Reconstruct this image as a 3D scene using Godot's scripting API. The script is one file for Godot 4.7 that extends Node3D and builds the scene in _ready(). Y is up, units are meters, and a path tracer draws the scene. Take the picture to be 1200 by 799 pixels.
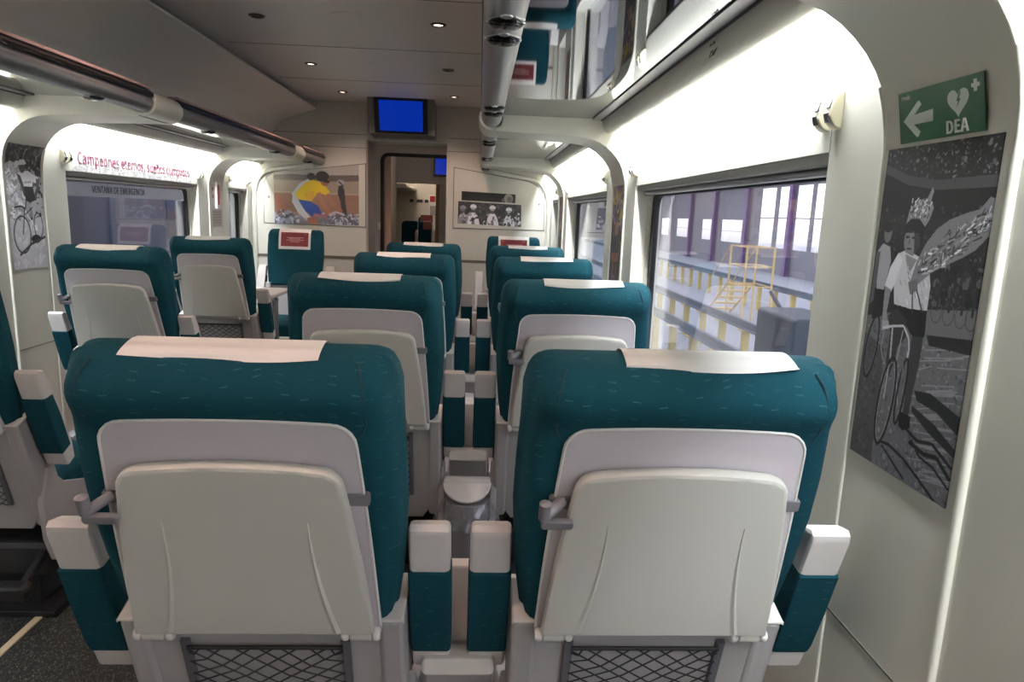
extends Node3D
# Interior of a railway carriage: teal seats two and one, luggage racks, lit window panels, a depot outside.
# x to the right, y up, the carriage runs along -z; "d" below is the depth ahead of the camera (z = -d).

const XC := -0.70            # centre line of the carriage
const POST_HALF := 0.14
const POSTS := [-1.31, 0.97, 3.25, 5.53]
const BAYS := [[-2.4, -1.45], [-1.17, 0.83], [1.11, 3.11], [3.39, 5.39], [5.67, 6.4]]
const BACK := 6.4
const REAR := -2.4

var M := {}
var rng := RandomNumberGenerator.new()
var used := {}

# ------------------------------------------------------------------ geometry collector
class Geo:
	var t := PackedVector3Array()

	func close_solid(from: int) -> void:      # make the faces of a closed solid face outwards
		var vol := 0.0
		var i := from
		while i < t.size():
			vol += t[i].dot(t[i + 1].cross(t[i + 2]))
			i += 3
		if vol > 0.0:                          # front faces run clockwise
			i = from
			while i < t.size():
				var k := t[i + 1]
				t[i + 1] = t[i + 2]
				t[i + 2] = k
				i += 3

	func tri(a: Vector3, b: Vector3, c: Vector3) -> void:
		t.append(a); t.append(b); t.append(c)

	func quad(a: Vector3, b: Vector3, c: Vector3, e: Vector3) -> void:
		tri(a, b, c); tri(a, c, e)

	func loft(rings: Array) -> void:
		var from := t.size()
		var n: int = rings[0].size()
		for r in rings.size() - 1:
			var a: PackedVector3Array = rings[r]
			var b: PackedVector3Array = rings[r + 1]
			for i in n:
				var j := (i + 1) % n
				quad(a[i], a[j], b[j], b[i])
		for e in [0, rings.size() - 1]:
			var ring: PackedVector3Array = rings[e]
			var c := Vector3.ZERO
			for p in ring: c += p
			c /= n
			for i in n:
				var j := (i + 1) % n
				if e == 0: tri(c, ring[j], ring[i])
				else: tri(c, ring[i], ring[j])
		close_solid(from)

	# a flat outline swept from o along az; ax and ay carry the outline's axes
	func prism(poly: PackedVector2Array, o: Vector3, ax: Vector3, ay: Vector3, az: Vector3, bevel := 0.0) -> void:
		var from := t.size()
		var n := poly.size()
		var layers := []
		var l := az.length()
		if bevel > 0.0:
			layers = [[0.0, bevel], [bevel * 0.3, bevel * 0.3], [bevel, 0.0], [l - bevel, 0.0], [l - bevel * 0.3, bevel * 0.3], [l, bevel]]
		else:
			layers = [[0.0, 0.0], [l, 0.0]]
		var area := 0.0
		for i in n:
			area += poly[i].cross(poly[(i + 1) % n])
		var sgn := 1.0 if area > 0.0 else -1.0
		var rings := []
		for la in layers:
			var ring := PackedVector3Array()
			for i in n:
				var p := poly[i]
				if la[1] > 0.0:
					var e0 := (p - poly[(i + n - 1) % n]).normalized()
					var e1 := (poly[(i + 1) % n] - p).normalized()
					var n0 := Vector2(-e0.y, e0.x) * sgn
					var n1 := Vector2(-e1.y, e1.x) * sgn
					var m := (n0 + n1)
					p += m / maxf(0.35, 1.0 + n0.dot(n1)) * float(la[1])
				ring.append(o + ax * p.x + ay * p.y + az / l * float(la[0]))
			rings.append(ring)
		for r in rings.size() - 1:
			for i in n:
				var j := (i + 1) % n
				quad(rings[r][i], rings[r][j], rings[r + 1][j], rings[r + 1][i])
		var idx := Geometry2D.triangulate_polygon(poly)
		var last: PackedVector3Array = rings[rings.size() - 1]
		var first: PackedVector3Array = rings[0]
		var i2 := 0
		while i2 < idx.size():
			var flip := (poly[idx[i2 + 1]] - poly[idx[i2]]).cross(poly[idx[i2 + 2]] - poly[idx[i2]]) * sgn < 0.0
			var a := idx[i2]
			var b := idx[i2 + 2] if flip else idx[i2 + 1]
			var c := idx[i2 + 1] if flip else idx[i2 + 2]
			tri(last[a], last[b], last[c])
			tri(first[a], first[c], first[b])
			i2 += 3
		close_solid(from)

	func box(c: Vector3, s: Vector3, bevel := 0.0, basis := Basis()) -> void:
		var p := PackedVector2Array([Vector2(-s.x, -s.y) / 2, Vector2(s.x, -s.y) / 2, Vector2(s.x, s.y) / 2, Vector2(-s.x, s.y) / 2])
		prism(p, c - basis.z * s.z / 2, basis.x, basis.y, basis.z * s.z, bevel)

	# a box with rounded edges all round
	func rbox(c: Vector3, s: Vector3, r: float, bevel: float, basis := Basis()) -> void:
		prism(Geo.round_rect(s.x, s.y, r), c - basis.z * s.z / 2, basis.x, basis.y, basis.z * s.z, bevel)

	static func round_rect(w: float, h: float, r: float, n := 4) -> PackedVector2Array:
		var p := PackedVector2Array()
		for k in 4:
			var c := Vector2((w / 2 - r) * [1, -1, -1, 1][k], (h / 2 - r) * [1, 1, -1, -1][k])
			for i in n + 1:
				var a := (k + float(i) / n) * PI / 2
				p.append(c + Vector2(cos(a), sin(a)) * r)
		return p

	func tube(pts: Array, r: float, n := 8) -> void:
		var rings := []
		var side := Vector3.ZERO
		for i in pts.size():
			var a: Vector3 = pts[maxi(i - 1, 0)]
			var b: Vector3 = pts[mini(i + 1, pts.size() - 1)]
			var f := (b - a).normalized()
			if side == Vector3.ZERO:
				side = f.cross(Vector3.UP if absf(f.y) < 0.9 else Vector3.RIGHT).normalized()
			side = (side - f * side.dot(f)).normalized()
			var up := f.cross(side)
			var ring := PackedVector3Array()
			for k in n:
				var an := TAU * k / n
				ring.append(pts[i] + (side * cos(an) + up * sin(an)) * r)
			rings.append(ring)
		loft(rings)

	# profile of (radius, height) turned about an axis
	func lathe(prof: Array, o: Vector3, axis: Vector3, n := 16) -> void:
		var s := axis.cross(Vector3.UP if absf(axis.y) < 0.9 else Vector3.RIGHT).normalized()
		var u := axis.cross(s)
		var rings := []
		for p in prof:
			var ring := PackedVector3Array()
			for k in n:
				var an := TAU * k / n
				ring.append(o + axis * p[1] + (s * cos(an) + u * sin(an)) * p[0])
			rings.append(ring)
		loft(rings)

	# a grid of points with thickness along "th"
	func sheet(g: Array, th: Vector3) -> void:
		var from := t.size()
		var rws := g.size()
		var cls: int = g[0].size()
		for i in rws - 1:
			for j in cls - 1:
				quad(g[i][j], g[i][j + 1], g[i + 1][j + 1], g[i + 1][j])
				quad(g[i][j] + th, g[i + 1][j] + th, g[i + 1][j + 1] + th, g[i][j + 1] + th)
		for i in rws - 1:
			quad(g[i][0], g[i + 1][0], g[i + 1][0] + th, g[i][0] + th)
			quad(g[i][cls - 1] + th, g[i + 1][cls - 1] + th, g[i + 1][cls - 1], g[i][cls - 1])
		for j in cls - 1:
			quad(g[0][j] + th, g[0][j + 1] + th, g[0][j + 1], g[0][j])
			quad(g[rws - 1][j], g[rws - 1][j + 1], g[rws - 1][j + 1] + th, g[rws - 1][j] + th)
		close_solid(from)

	func mesh(crease := 38.0) -> ArrayMesh:
		var lim := cos(deg_to_rad(crease))
		var nt := t.size() / 3
		var fn := PackedVector3Array()
		fn.resize(nt)
		var at := {}
		for i in nt:
			fn[i] = (t[i * 3 + 2] - t[i * 3]).cross(t[i * 3 + 1] - t[i * 3])
			for k in 3:
				var key := Vector3i((t[i * 3 + k] * 20000.0).round())
				if not at.has(key): at[key] = PackedInt32Array()
				at[key].append(i)
		var nrm := PackedVector3Array()
		nrm.resize(t.size())
		for i in nt:
			var me := fn[i].normalized()
			for k in 3:
				var key := Vector3i((t[i * 3 + k] * 20000.0).round())
				var s := Vector3.ZERO
				for q in at[key]:
					if fn[q].normalized().dot(me) > lim: s += fn[q]
				nrm[i * 3 + k] = s.normalized() if s.length() > 1e-12 else me
		var arr := []
		arr.resize(Mesh.ARRAY_MAX)
		arr[Mesh.ARRAY_VERTEX] = t
		arr[Mesh.ARRAY_NORMAL] = nrm
		var am := ArrayMesh.new()
		am.add_surface_from_arrays(Mesh.PRIMITIVE_TRIANGLES, arr)
		return am

# ------------------------------------------------------------------ a small painter for printed pictures
class Canvas:
	var w: int
	var h: int
	var b: PackedByteArray
	var r := RandomNumberGenerator.new()

	func _init(ww: int, hh: int, c: Color) -> void:
		w = ww; h = hh
		b = PackedByteArray()
		b.resize(w * h * 3)
		r.seed = ww * 31 + hh
		rect(0, 0, 1, 1, c)

	func px(x: int, y: int, c: Color) -> void:
		if x < 0 or y < 0 or x >= w or y >= h: return
		var i := (y * w + x) * 3
		b[i] = int(clampf(c.r, 0, 1) * 255); b[i + 1] = int(clampf(c.g, 0, 1) * 255); b[i + 2] = int(clampf(c.b, 0, 1) * 255)

	func rect(x0: float, y0: float, x1: float, y1: float, c: Color) -> void:
		for y in range(int(y0 * h), int(y1 * h)):
			for x in range(int(x0 * w), int(x1 * w)):
				px(x, y, c)

	func poly(pts: Array, c: Color) -> void:     # pts: x, y, x, y ... in 0..1
		var n := pts.size() / 2
		var p := PackedVector2Array()
		var lo := 1e9
		var hi := -1e9
		for i in n:
			p.append(Vector2(pts[i * 2] * w, pts[i * 2 + 1] * h))
			lo = minf(lo, p[i].y); hi = maxf(hi, p[i].y)
		for y in range(maxi(0, int(lo)), mini(h, int(hi) + 1)):
			var xs := []
			var yy := y + 0.5
			for i in n:
				var a := p[i]
				var e := p[(i + 1) % n]
				if (a.y <= yy) != (e.y <= yy):
					xs.append(a.x + (yy - a.y) / (e.y - a.y) * (e.x - a.x))
			xs.sort()
			var k := 0
			while k + 1 < xs.size():
				for x in range(int(round(xs[k])), int(round(xs[k + 1]))):
					px(x, y, c)
				k += 2

	func oval(cx: float, cy: float, rx: float, ry: float, c: Color, tilt := 0.0) -> void:
		var pts := []
		for i in 24:
			var q := Vector2(cos(TAU * i / 24) * rx * w, sin(TAU * i / 24) * ry * h).rotated(tilt)
			pts.append(cx + q.x / w); pts.append(cy + q.y / h)
		poly(pts, c)

	func line(pts: Array, t: float, c: Color) -> void:     # t: thickness as a share of the width
		for i in pts.size() / 2 - 1:
			var a := Vector2(pts[i * 2] * w, pts[i * 2 + 1] * h)
			var e := Vector2(pts[i * 2 + 2] * w, pts[i * 2 + 3] * h)
			var nn := (e - a).normalized().orthogonal() * maxf(t * w / 2, 0.6)
			poly([(a.x + nn.x) / w, (a.y + nn.y) / h, (e.x + nn.x) / w, (e.y + nn.y) / h, (e.x - nn.x) / w, (e.y - nn.y) / h, (a.x - nn.x) / w, (a.y - nn.y) / h], c)

	func ring(cx: float, cy: float, rx: float, ry: float, t: float, c: Color, tilt := 0.0) -> void:
		var pts := []
		for i in 29:
			var q := Vector2(cos(TAU * i / 28) * rx * w, sin(TAU * i / 28) * ry * h).rotated(tilt)
			pts.append(cx + q.x / w); pts.append(cy + q.y / h)
		line(pts, t, c)

	func dabs(x0: float, y0: float, x1: float, y1: float, n: int, sz: float, cs: Array) -> void:
		for i in n:
			var c: Color = cs[r.randi() % cs.size()]
			var cx := lerpf(x0, x1, r.randf())
			var cy := lerpf(y0, y1, r.randf())
			var s := sz * (0.5 + r.randf())
			oval(cx, cy, s * (0.4 + 0.6 * r.randf()), s * w / h * (0.5 + r.randf()), c, r.randf() * PI)

	func grain(amount: float) -> void:
		for i in w * h:
			var k := int((r.randf() - 0.5) * amount * 255)
			for c in 3: b[i * 3 + c] = clampi(b[i * 3 + c] + k, 0, 255)

	func texture() -> ImageTexture:
		return ImageTexture.create_from_image(Image.create_from_data(w, h, false, Image.FORMAT_RGB8, b))

# ------------------------------------------------------------------ scene helpers
func numbered(n: String) -> String:
	if not used.has(n):
		used[n] = 0
		return n
	used[n] += 1
	return "%s_%03d" % [n, used[n]]

func tag(o: Node, label: String, category: String, group := "") -> Node:
	o.set_meta("label", label)
	o.set_meta("category", category)
	if group: o.set_meta("group", group)
	return o

func thing(called: String, label: String, category: String, at := Vector3.ZERO, group := "") -> Node3D:
	var o := Node3D.new()
	o.name = numbered(called)
	add_child(o)
	o.position = at
	tag(o, label, category, group)
	return o

func setting(called: String) -> Node3D:
	var o := Node3D.new()
	o.name = called
	add_child(o)
	o.set_meta("kind", "structure")
	return o

func obj(called: String, g: Geo, m: Material, parent: Node = self, crease := 38.0) -> MeshInstance3D:
	var o := MeshInstance3D.new()
	o.name = numbered(called) if parent == self else called
	o.mesh = g.mesh(crease)
	o.material_override = m
	o.cast_shadow = GeometryInstance3D.SHADOW_CASTING_SETTING_ON
	parent.add_child(o, true)
	return o

func copy(src: Node3D, at: Vector3, label: String) -> Node3D:
	var c := src.duplicate() as Node3D
	c.name = numbered(String(src.name).rstrip("0123456789").trim_suffix("_"))
	add_child(c)
	c.position = at
	c.set_meta("label", label)
	return c

func V2(a: Array) -> PackedVector2Array:
	var p := PackedVector2Array()
	for i in a.size() / 2: p.append(Vector2(a[i * 2], a[i * 2 + 1]))
	return p

# outline of (q, y) points, q measured outwards from the centre line on side s, swept from depth d0 to d1
func profile(g: Geo, s: float, pts: Array, d0: float, d1: float, bevel := 0.0) -> void:
	var p := PackedVector2Array()
	for i in pts.size() / 2: p.append(Vector2(XC + s * pts[i * 2], pts[i * 2 + 1]))
	g.prism(p, Vector3(0, 0, -d0), Vector3.RIGHT, Vector3.UP, Vector3(0, 0, -(d1 - d0)), bevel)

# box between two corners given as (x, y, d)
func slab(g: Geo, x0: float, x1: float, y0: float, y1: float, d0: float, d1: float, bevel := 0.0) -> void:
	g.box(Vector3((x0 + x1) / 2, (y0 + y1) / 2, -(d0 + d1) / 2), Vector3(absf(x1 - x0), absf(y1 - y0), absf(d1 - d0)), bevel)

func mat(c: Color, rough := 0.5, metal := 0.0) -> StandardMaterial3D:
	var m := StandardMaterial3D.new()
	m.albedo_color = c
	m.roughness = rough
	m.metallic = metal
	return m

func printed(t: Texture2D, rough := 0.45) -> StandardMaterial3D:
	var m := mat(Color.WHITE, rough)
	m.albedo_texture = t
	m.texture_repeat = false
	return m

# a thin printed sheet: outline in metres along "right" and "up" from o, the picture fills its bounds
func print_sheet(called: String, out: Array, o: Vector3, right: Vector3, up: Vector3, m: Material, parent: Node = self, th := 0.0015) -> MeshInstance3D:
	var p := V2(out)
	var lo := p[0]
	var hi := p[0]
	for q in p:
		lo = lo.min(q); hi = hi.max(q)
	var nrm := right.cross(up)
	var st := SurfaceTool.new()
	st.begin(Mesh.PRIMITIVE_TRIANGLES)
	var idx := Geometry2D.triangulate_polygon(p)
	var i := 0
	while i < idx.size():
		var order := [idx[i], idx[i + 1], idx[i + 2]]
		if (p[order[1]] - p[order[0]]).cross(p[order[2]] - p[order[0]]) > 0.0: order = [idx[i], idx[i + 2], idx[i + 1]]
		for side in 2:
			var oo: Array = order if side == 0 else [order[0], order[2], order[1]]
			for k in oo:
				st.set_normal(nrm if side == 0 else -nrm)
				st.set_uv(Vector2((p[k].x - lo.x) / (hi.x - lo.x), 1.0 - (p[k].y - lo.y) / (hi.y - lo.y)))
				st.add_vertex(o + right * p[k].x + up * p[k].y + nrm * (th if side == 0 else 0.0))
		i += 3
	var mi := MeshInstance3D.new()
	mi.name = numbered(called) if parent == self else called
	mi.mesh = st.commit()
	mi.material_override = m
	parent.add_child(mi, true)
	return mi

# a printed sheet that follows the post's face up into its arch: side s, depth range, height range
func post_print(s: float, dc: float, half: float, y0: float, y1: float, m: Material) -> MeshInstance3D:
	var face := [[0.0, 1.35], [1.44, 1.35], [1.475, 1.347], [1.508, 1.340], [1.537, 1.330], [1.561, 1.317]]
	var rows := []
	var n := 14
	for i in n + 1:
		var y := lerpf(y0, y1, i / float(n))
		var q := 1.35
		for k in face.size() - 1:
			if y >= face[k][0] and y <= face[k + 1][0]:
				q = lerpf(face[k][1], face[k + 1][1], (y - face[k][0]) / (face[k + 1][0] - face[k][0]))
		rows.append(Vector2(XC + s * (q - 0.0012), y))
	var st := SurfaceTool.new()
	st.begin(Mesh.PRIMITIVE_TRIANGLES)
	for th in [0.0, 0.0008]:
		for i in n:
			for k in ([[0, 0], [0, 1], [1, 1], [0, 0], [1, 1], [1, 0]] if s > 0 else [[0, 0], [1, 1], [0, 1], [0, 0], [1, 0], [1, 1]]):
				var a: Vector2 = rows[i + k[0]]
				var nx: Vector2 = rows[mini(i + k[0] + 1, n)] - rows[maxi(i + k[0] - 1, 0)]
				st.set_uv(Vector2(k[1] if s < 0 else 1 - k[1], 1.0 - (i + k[0]) / float(n)))
				st.set_normal(Vector3(-s * nx.y, nx.x * s, 0).normalized() * (1.0 if th == 0.0 else -1.0))
				st.add_vertex(Vector3(a.x + s * th, a.y, -(dc - half + 2.0 * half * k[1])))
	var mi := MeshInstance3D.new()
	mi.name = numbered("cyclist_poster")
	mi.mesh = st.commit()
	mi.material_override = m
	add_child(mi)
	return mi

func lettering(called: String, text: String, height: float, at: Vector3, turn: float, m: Material, parent: Node, bold := false) -> MeshInstance3D:
	var f := SystemFont.new()
	f.font_names = PackedStringArray(["Droid Sans"])
	f.font_weight = 700 if bold else 400
	var tm := TextMesh.new()
	tm.text = text
	tm.font = f
	tm.font_size = 32
	tm.pixel_size = height / 23.0
	tm.depth = 0.0012
	var mi := MeshInstance3D.new()
	mi.name = called
	mi.mesh = tm
	mi.material_override = m
	parent.add_child(mi, true)
	mi.position = at
	mi.rotation.y = turn
	return mi

# ------------------------------------------------------------------ materials
func make_materials() -> void:
	var r := RandomNumberGenerator.new()
	r.seed = 7
	# woven teal fabric with scattered short pale dashes
	var fab := Image.create(512, 512, false, Image.FORMAT_RGB8)
	var base := Color(0.045, 0.235, 0.278)
	for y in 512:
		for x in 512:
			var k := 1.0 + (r.randf() - 0.5) * 0.16 + (0.05 if (x + y) % 4 < 2 else -0.05)
			fab.set_pixel(x, y, Color(base.r * k, base.g * k, base.b * k))
	for gy in 8:
		for gx in 8:
			var x0 := gx * 64 + int(r.randf() * 34)
			var y0 := gy * 64 + int(r.randf() * 50)
			var tilt := (r.randf() - 0.5) * 0.5
			var amt := 0.18 + 0.34 * r.randf()
			for i in 22:
				for j in 3:
					if r.randf() < 0.75:
						var X := (x0 + i) % 512
						var Y := posmod(y0 + int(i * tilt) + j, 512)
						fab.set_pixel(X, Y, fab.get_pixel(X, Y).lerp(Color(0.50, 0.58, 0.56), amt))
	M.teal = mat(Color.WHITE, 0.9)
	M.teal.albedo_texture = ImageTexture.create_from_image(fab)
	M.teal.uv1_triplanar = true
	M.teal.uv1_scale = Vector3(4, 4, 4)
	M.teal.metallic_specular = 0.3
	M.piping = mat(Color(0.028, 0.19, 0.23), 0.9)
	# speckled dark carpet
	var car := Image.create(512, 512, false, Image.FORMAT_RGB8)
	for y in 512:
		for x in 512:
			var k := 0.10 + 0.05 * r.randf()
			car.set_pixel(x, y, Color(k, k * 1.04, k))
	for i in 6500:
		var x := r.randi() % 512
		var y := r.randi() % 512
		var k := 0.28 + 0.30 * r.randf()
		var dx := r.randi() % 3 - 1
		for j in 3 + r.randi() % 4:
			car.set_pixel(posmod(x + dx * j, 512), posmod(y + j, 512), Color(k, k * 1.02, k * 0.9))
	M.carpet = mat(Color.WHITE, 0.95)
	M.carpet.albedo_texture = ImageTexture.create_from_image(car)
	M.carpet.uv1_triplanar = true
	M.carpet.uv1_world_triplanar = true
	M.carpet.uv1_scale = Vector3(1.6, 1.6, 1.6)
	M.panel = mat(Color(0.85, 0.84, 0.79), 0.32)
	M.panel_back = mat(Color(0.83, 0.815, 0.77), 0.42)
	M.ceiling = mat(Color(0.90, 0.88, 0.85), 0.5)
	M.cove = mat(Color(0.92, 0.91, 0.865), 0.45)
	M.shell = mat(Color(0.76, 0.735, 0.755), 0.42)
	M.tray = mat(Color(0.77, 0.765, 0.735), 0.38)
	M.base = mat(Color(0.66, 0.65, 0.65), 0.45)
	M.arm = mat(Color(0.83, 0.81, 0.80), 0.4)
	M.latch = mat(Color(0.46, 0.45, 0.47), 0.35)
	M.knob = mat(Color(0.86, 0.85, 0.83), 0.35)
	M.dark = mat(Color(0.12, 0.12, 0.125), 0.5)
	M.net = mat(Color(0.11, 0.11, 0.12), 0.7)
	M.netframe = mat(Color(0.36, 0.36, 0.38), 0.45)
	M.cloth = mat(Color(0.93, 0.92, 0.91), 0.85)
	M.metal = mat(Color(0.62, 0.62, 0.63), 0.34, 0.85)
	M.chrome = mat(Color(0.72, 0.72, 0.73), 0.12, 1.0)
	M.mirror = mat(Color(0.46, 0.47, 0.49), 0.03, 1.0)
	M.black = mat(Color(0.025, 0.025, 0.028), 0.35)
	M.gloss_black = mat(Color(0.02, 0.02, 0.022), 0.08)
	M.rubber = mat(Color(0.03, 0.03, 0.033), 0.6)
	M.blind = mat(Color(0.62, 0.62, 0.61), 0.5)
	M.seam = mat(Color(0.36, 0.35, 0.33), 0.8)
	M.glass = mat(Color(0.86, 0.88, 0.95, 0.10), 0.0)
	M.glass.transparency = BaseMaterial3D.TRANSPARENCY_ALPHA
	M.bronze = mat(Color(0.30, 0.26, 0.25), 0.3, 0.5)
	M.tube = mat(Color(0.50, 0.50, 0.51), 0.3, 0.35)
	M.brown = mat(Color(0.42, 0.38, 0.34), 0.5)
	M.strip = mat(Color(0.80, 0.74, 0.62), 0.4)
	M.jamb = mat(Color(0.68, 0.63, 0.60), 0.28, 0.6)
	M.wood = mat(Color(0.66, 0.54, 0.47), 0.5)
	M.hook = mat(Color(0.90, 0.88, 0.78), 0.4)
	M.rail_trim = mat(Color(0.72, 0.62, 0.60), 0.4)
	M.lamp = mat(Color(0.95, 0.95, 0.95), 0.5)
	M.lamp.emission_enabled = true
	M.lamp.emission = Color(0.97, 0.98, 1.0)
	M.lamp.emission_energy_multiplier = 3.0
	M.bulb = mat(Color(1, 0.95, 0.9), 0.4)
	M.bulb.emission_enabled = true
	M.bulb.emission = Color(1.0, 0.86, 0.78)
	M.bulb.emission_energy_multiplier = 2.5
	M.bulb_off = mat(Color(0.25, 0.23, 0.22), 0.2)
	M.screen = mat(Color(0.0, 0.02, 0.1), 0.2)
	M.screen.emission_enabled = true
	M.screen.emission = Color(0.0, 0.22, 0.78)
	M.screen.emission_energy_multiplier = 0.36
	M.bezel = mat(Color(0.44, 0.42, 0.40), 0.5)
	M.bag = mat(Color(0.75, 0.76, 0.78, 0.10), 0.0)
	M.bag.transparency = BaseMaterial3D.TRANSPARENCY_ALPHA
	M.frost = mat(Color(0.90, 0.91, 0.97, 0.85), 0.6)
	M.frost.transparency = BaseMaterial3D.TRANSPARENCY_ALPHA
	M.ink = mat(Color(0.22, 0.24, 0.30), 0.6)
	M.pink_ink = mat(Color(0.46, 0.16, 0.30), 0.5)
	M.white_ink = mat(Color(0.90, 0.91, 0.88), 0.5)
	M.number_ink = mat(Color(0.35, 0.35, 0.34), 0.5)
	M.cover_plain = mat(Color(0.55, 0.36, 0.36), 0.8)
	M.maroon = mat(Color(0.40, 0.18, 0.18), 0.8)

# ------------------------------------------------------------------ the start
func _ready() -> void:
	rng.seed = 11
	# camera
	var cam := Camera3D.new()
	cam.name = "camera"
	add_child(cam)
	cam.transform = Transform3D(Basis(Vector3(0.99829, 0.03527, 0.04664), Vector3(-0.02614, 0.98267, -0.18350), Vector3(-0.05230, 0.18196, 0.98191)).orthonormalized(), Vector3(0, 1.32, 0))
	cam.fov = 53.07
	cam.near = 0.02
	cam.current = true
	# sky: an even overcast
	var sky_mat := ProceduralSkyMaterial.new()
	sky_mat.sky_top_color = Color(0.86, 0.88, 0.96)
	sky_mat.sky_horizon_color = Color(0.93, 0.93, 0.97)
	sky_mat.ground_bottom_color = Color(0.45, 0.45, 0.46)
	sky_mat.ground_horizon_color = Color(0.8, 0.8, 0.83)
	sky_mat.sky_energy_multiplier = 1.0
	var sky := Sky.new()
	sky.sky_material = sky_mat
	var env := Environment.new()
	env.background_mode = Environment.BG_SKY
	env.sky = sky
	env.background_energy_multiplier = 2.4
	env.tonemap_mode = Environment.TONE_MAPPER_LINEAR
	env.tonemap_exposure = 1.55
	env.sdfgi_enabled = true
	env.ssao_enabled = true
	env.ssil_enabled = true
	var we := WorldEnvironment.new()
	we.environment = env
	add_child(we)
	make_materials()
	build_shell()
	build_back_wall()
	build_posts()
	build_racks_and_lamps()
	build_ceiling_lights()
	build_seats()
	build_table()
	build_pictures()
	build_hooks()
	build_vestibule()
	build_depot()

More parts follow.
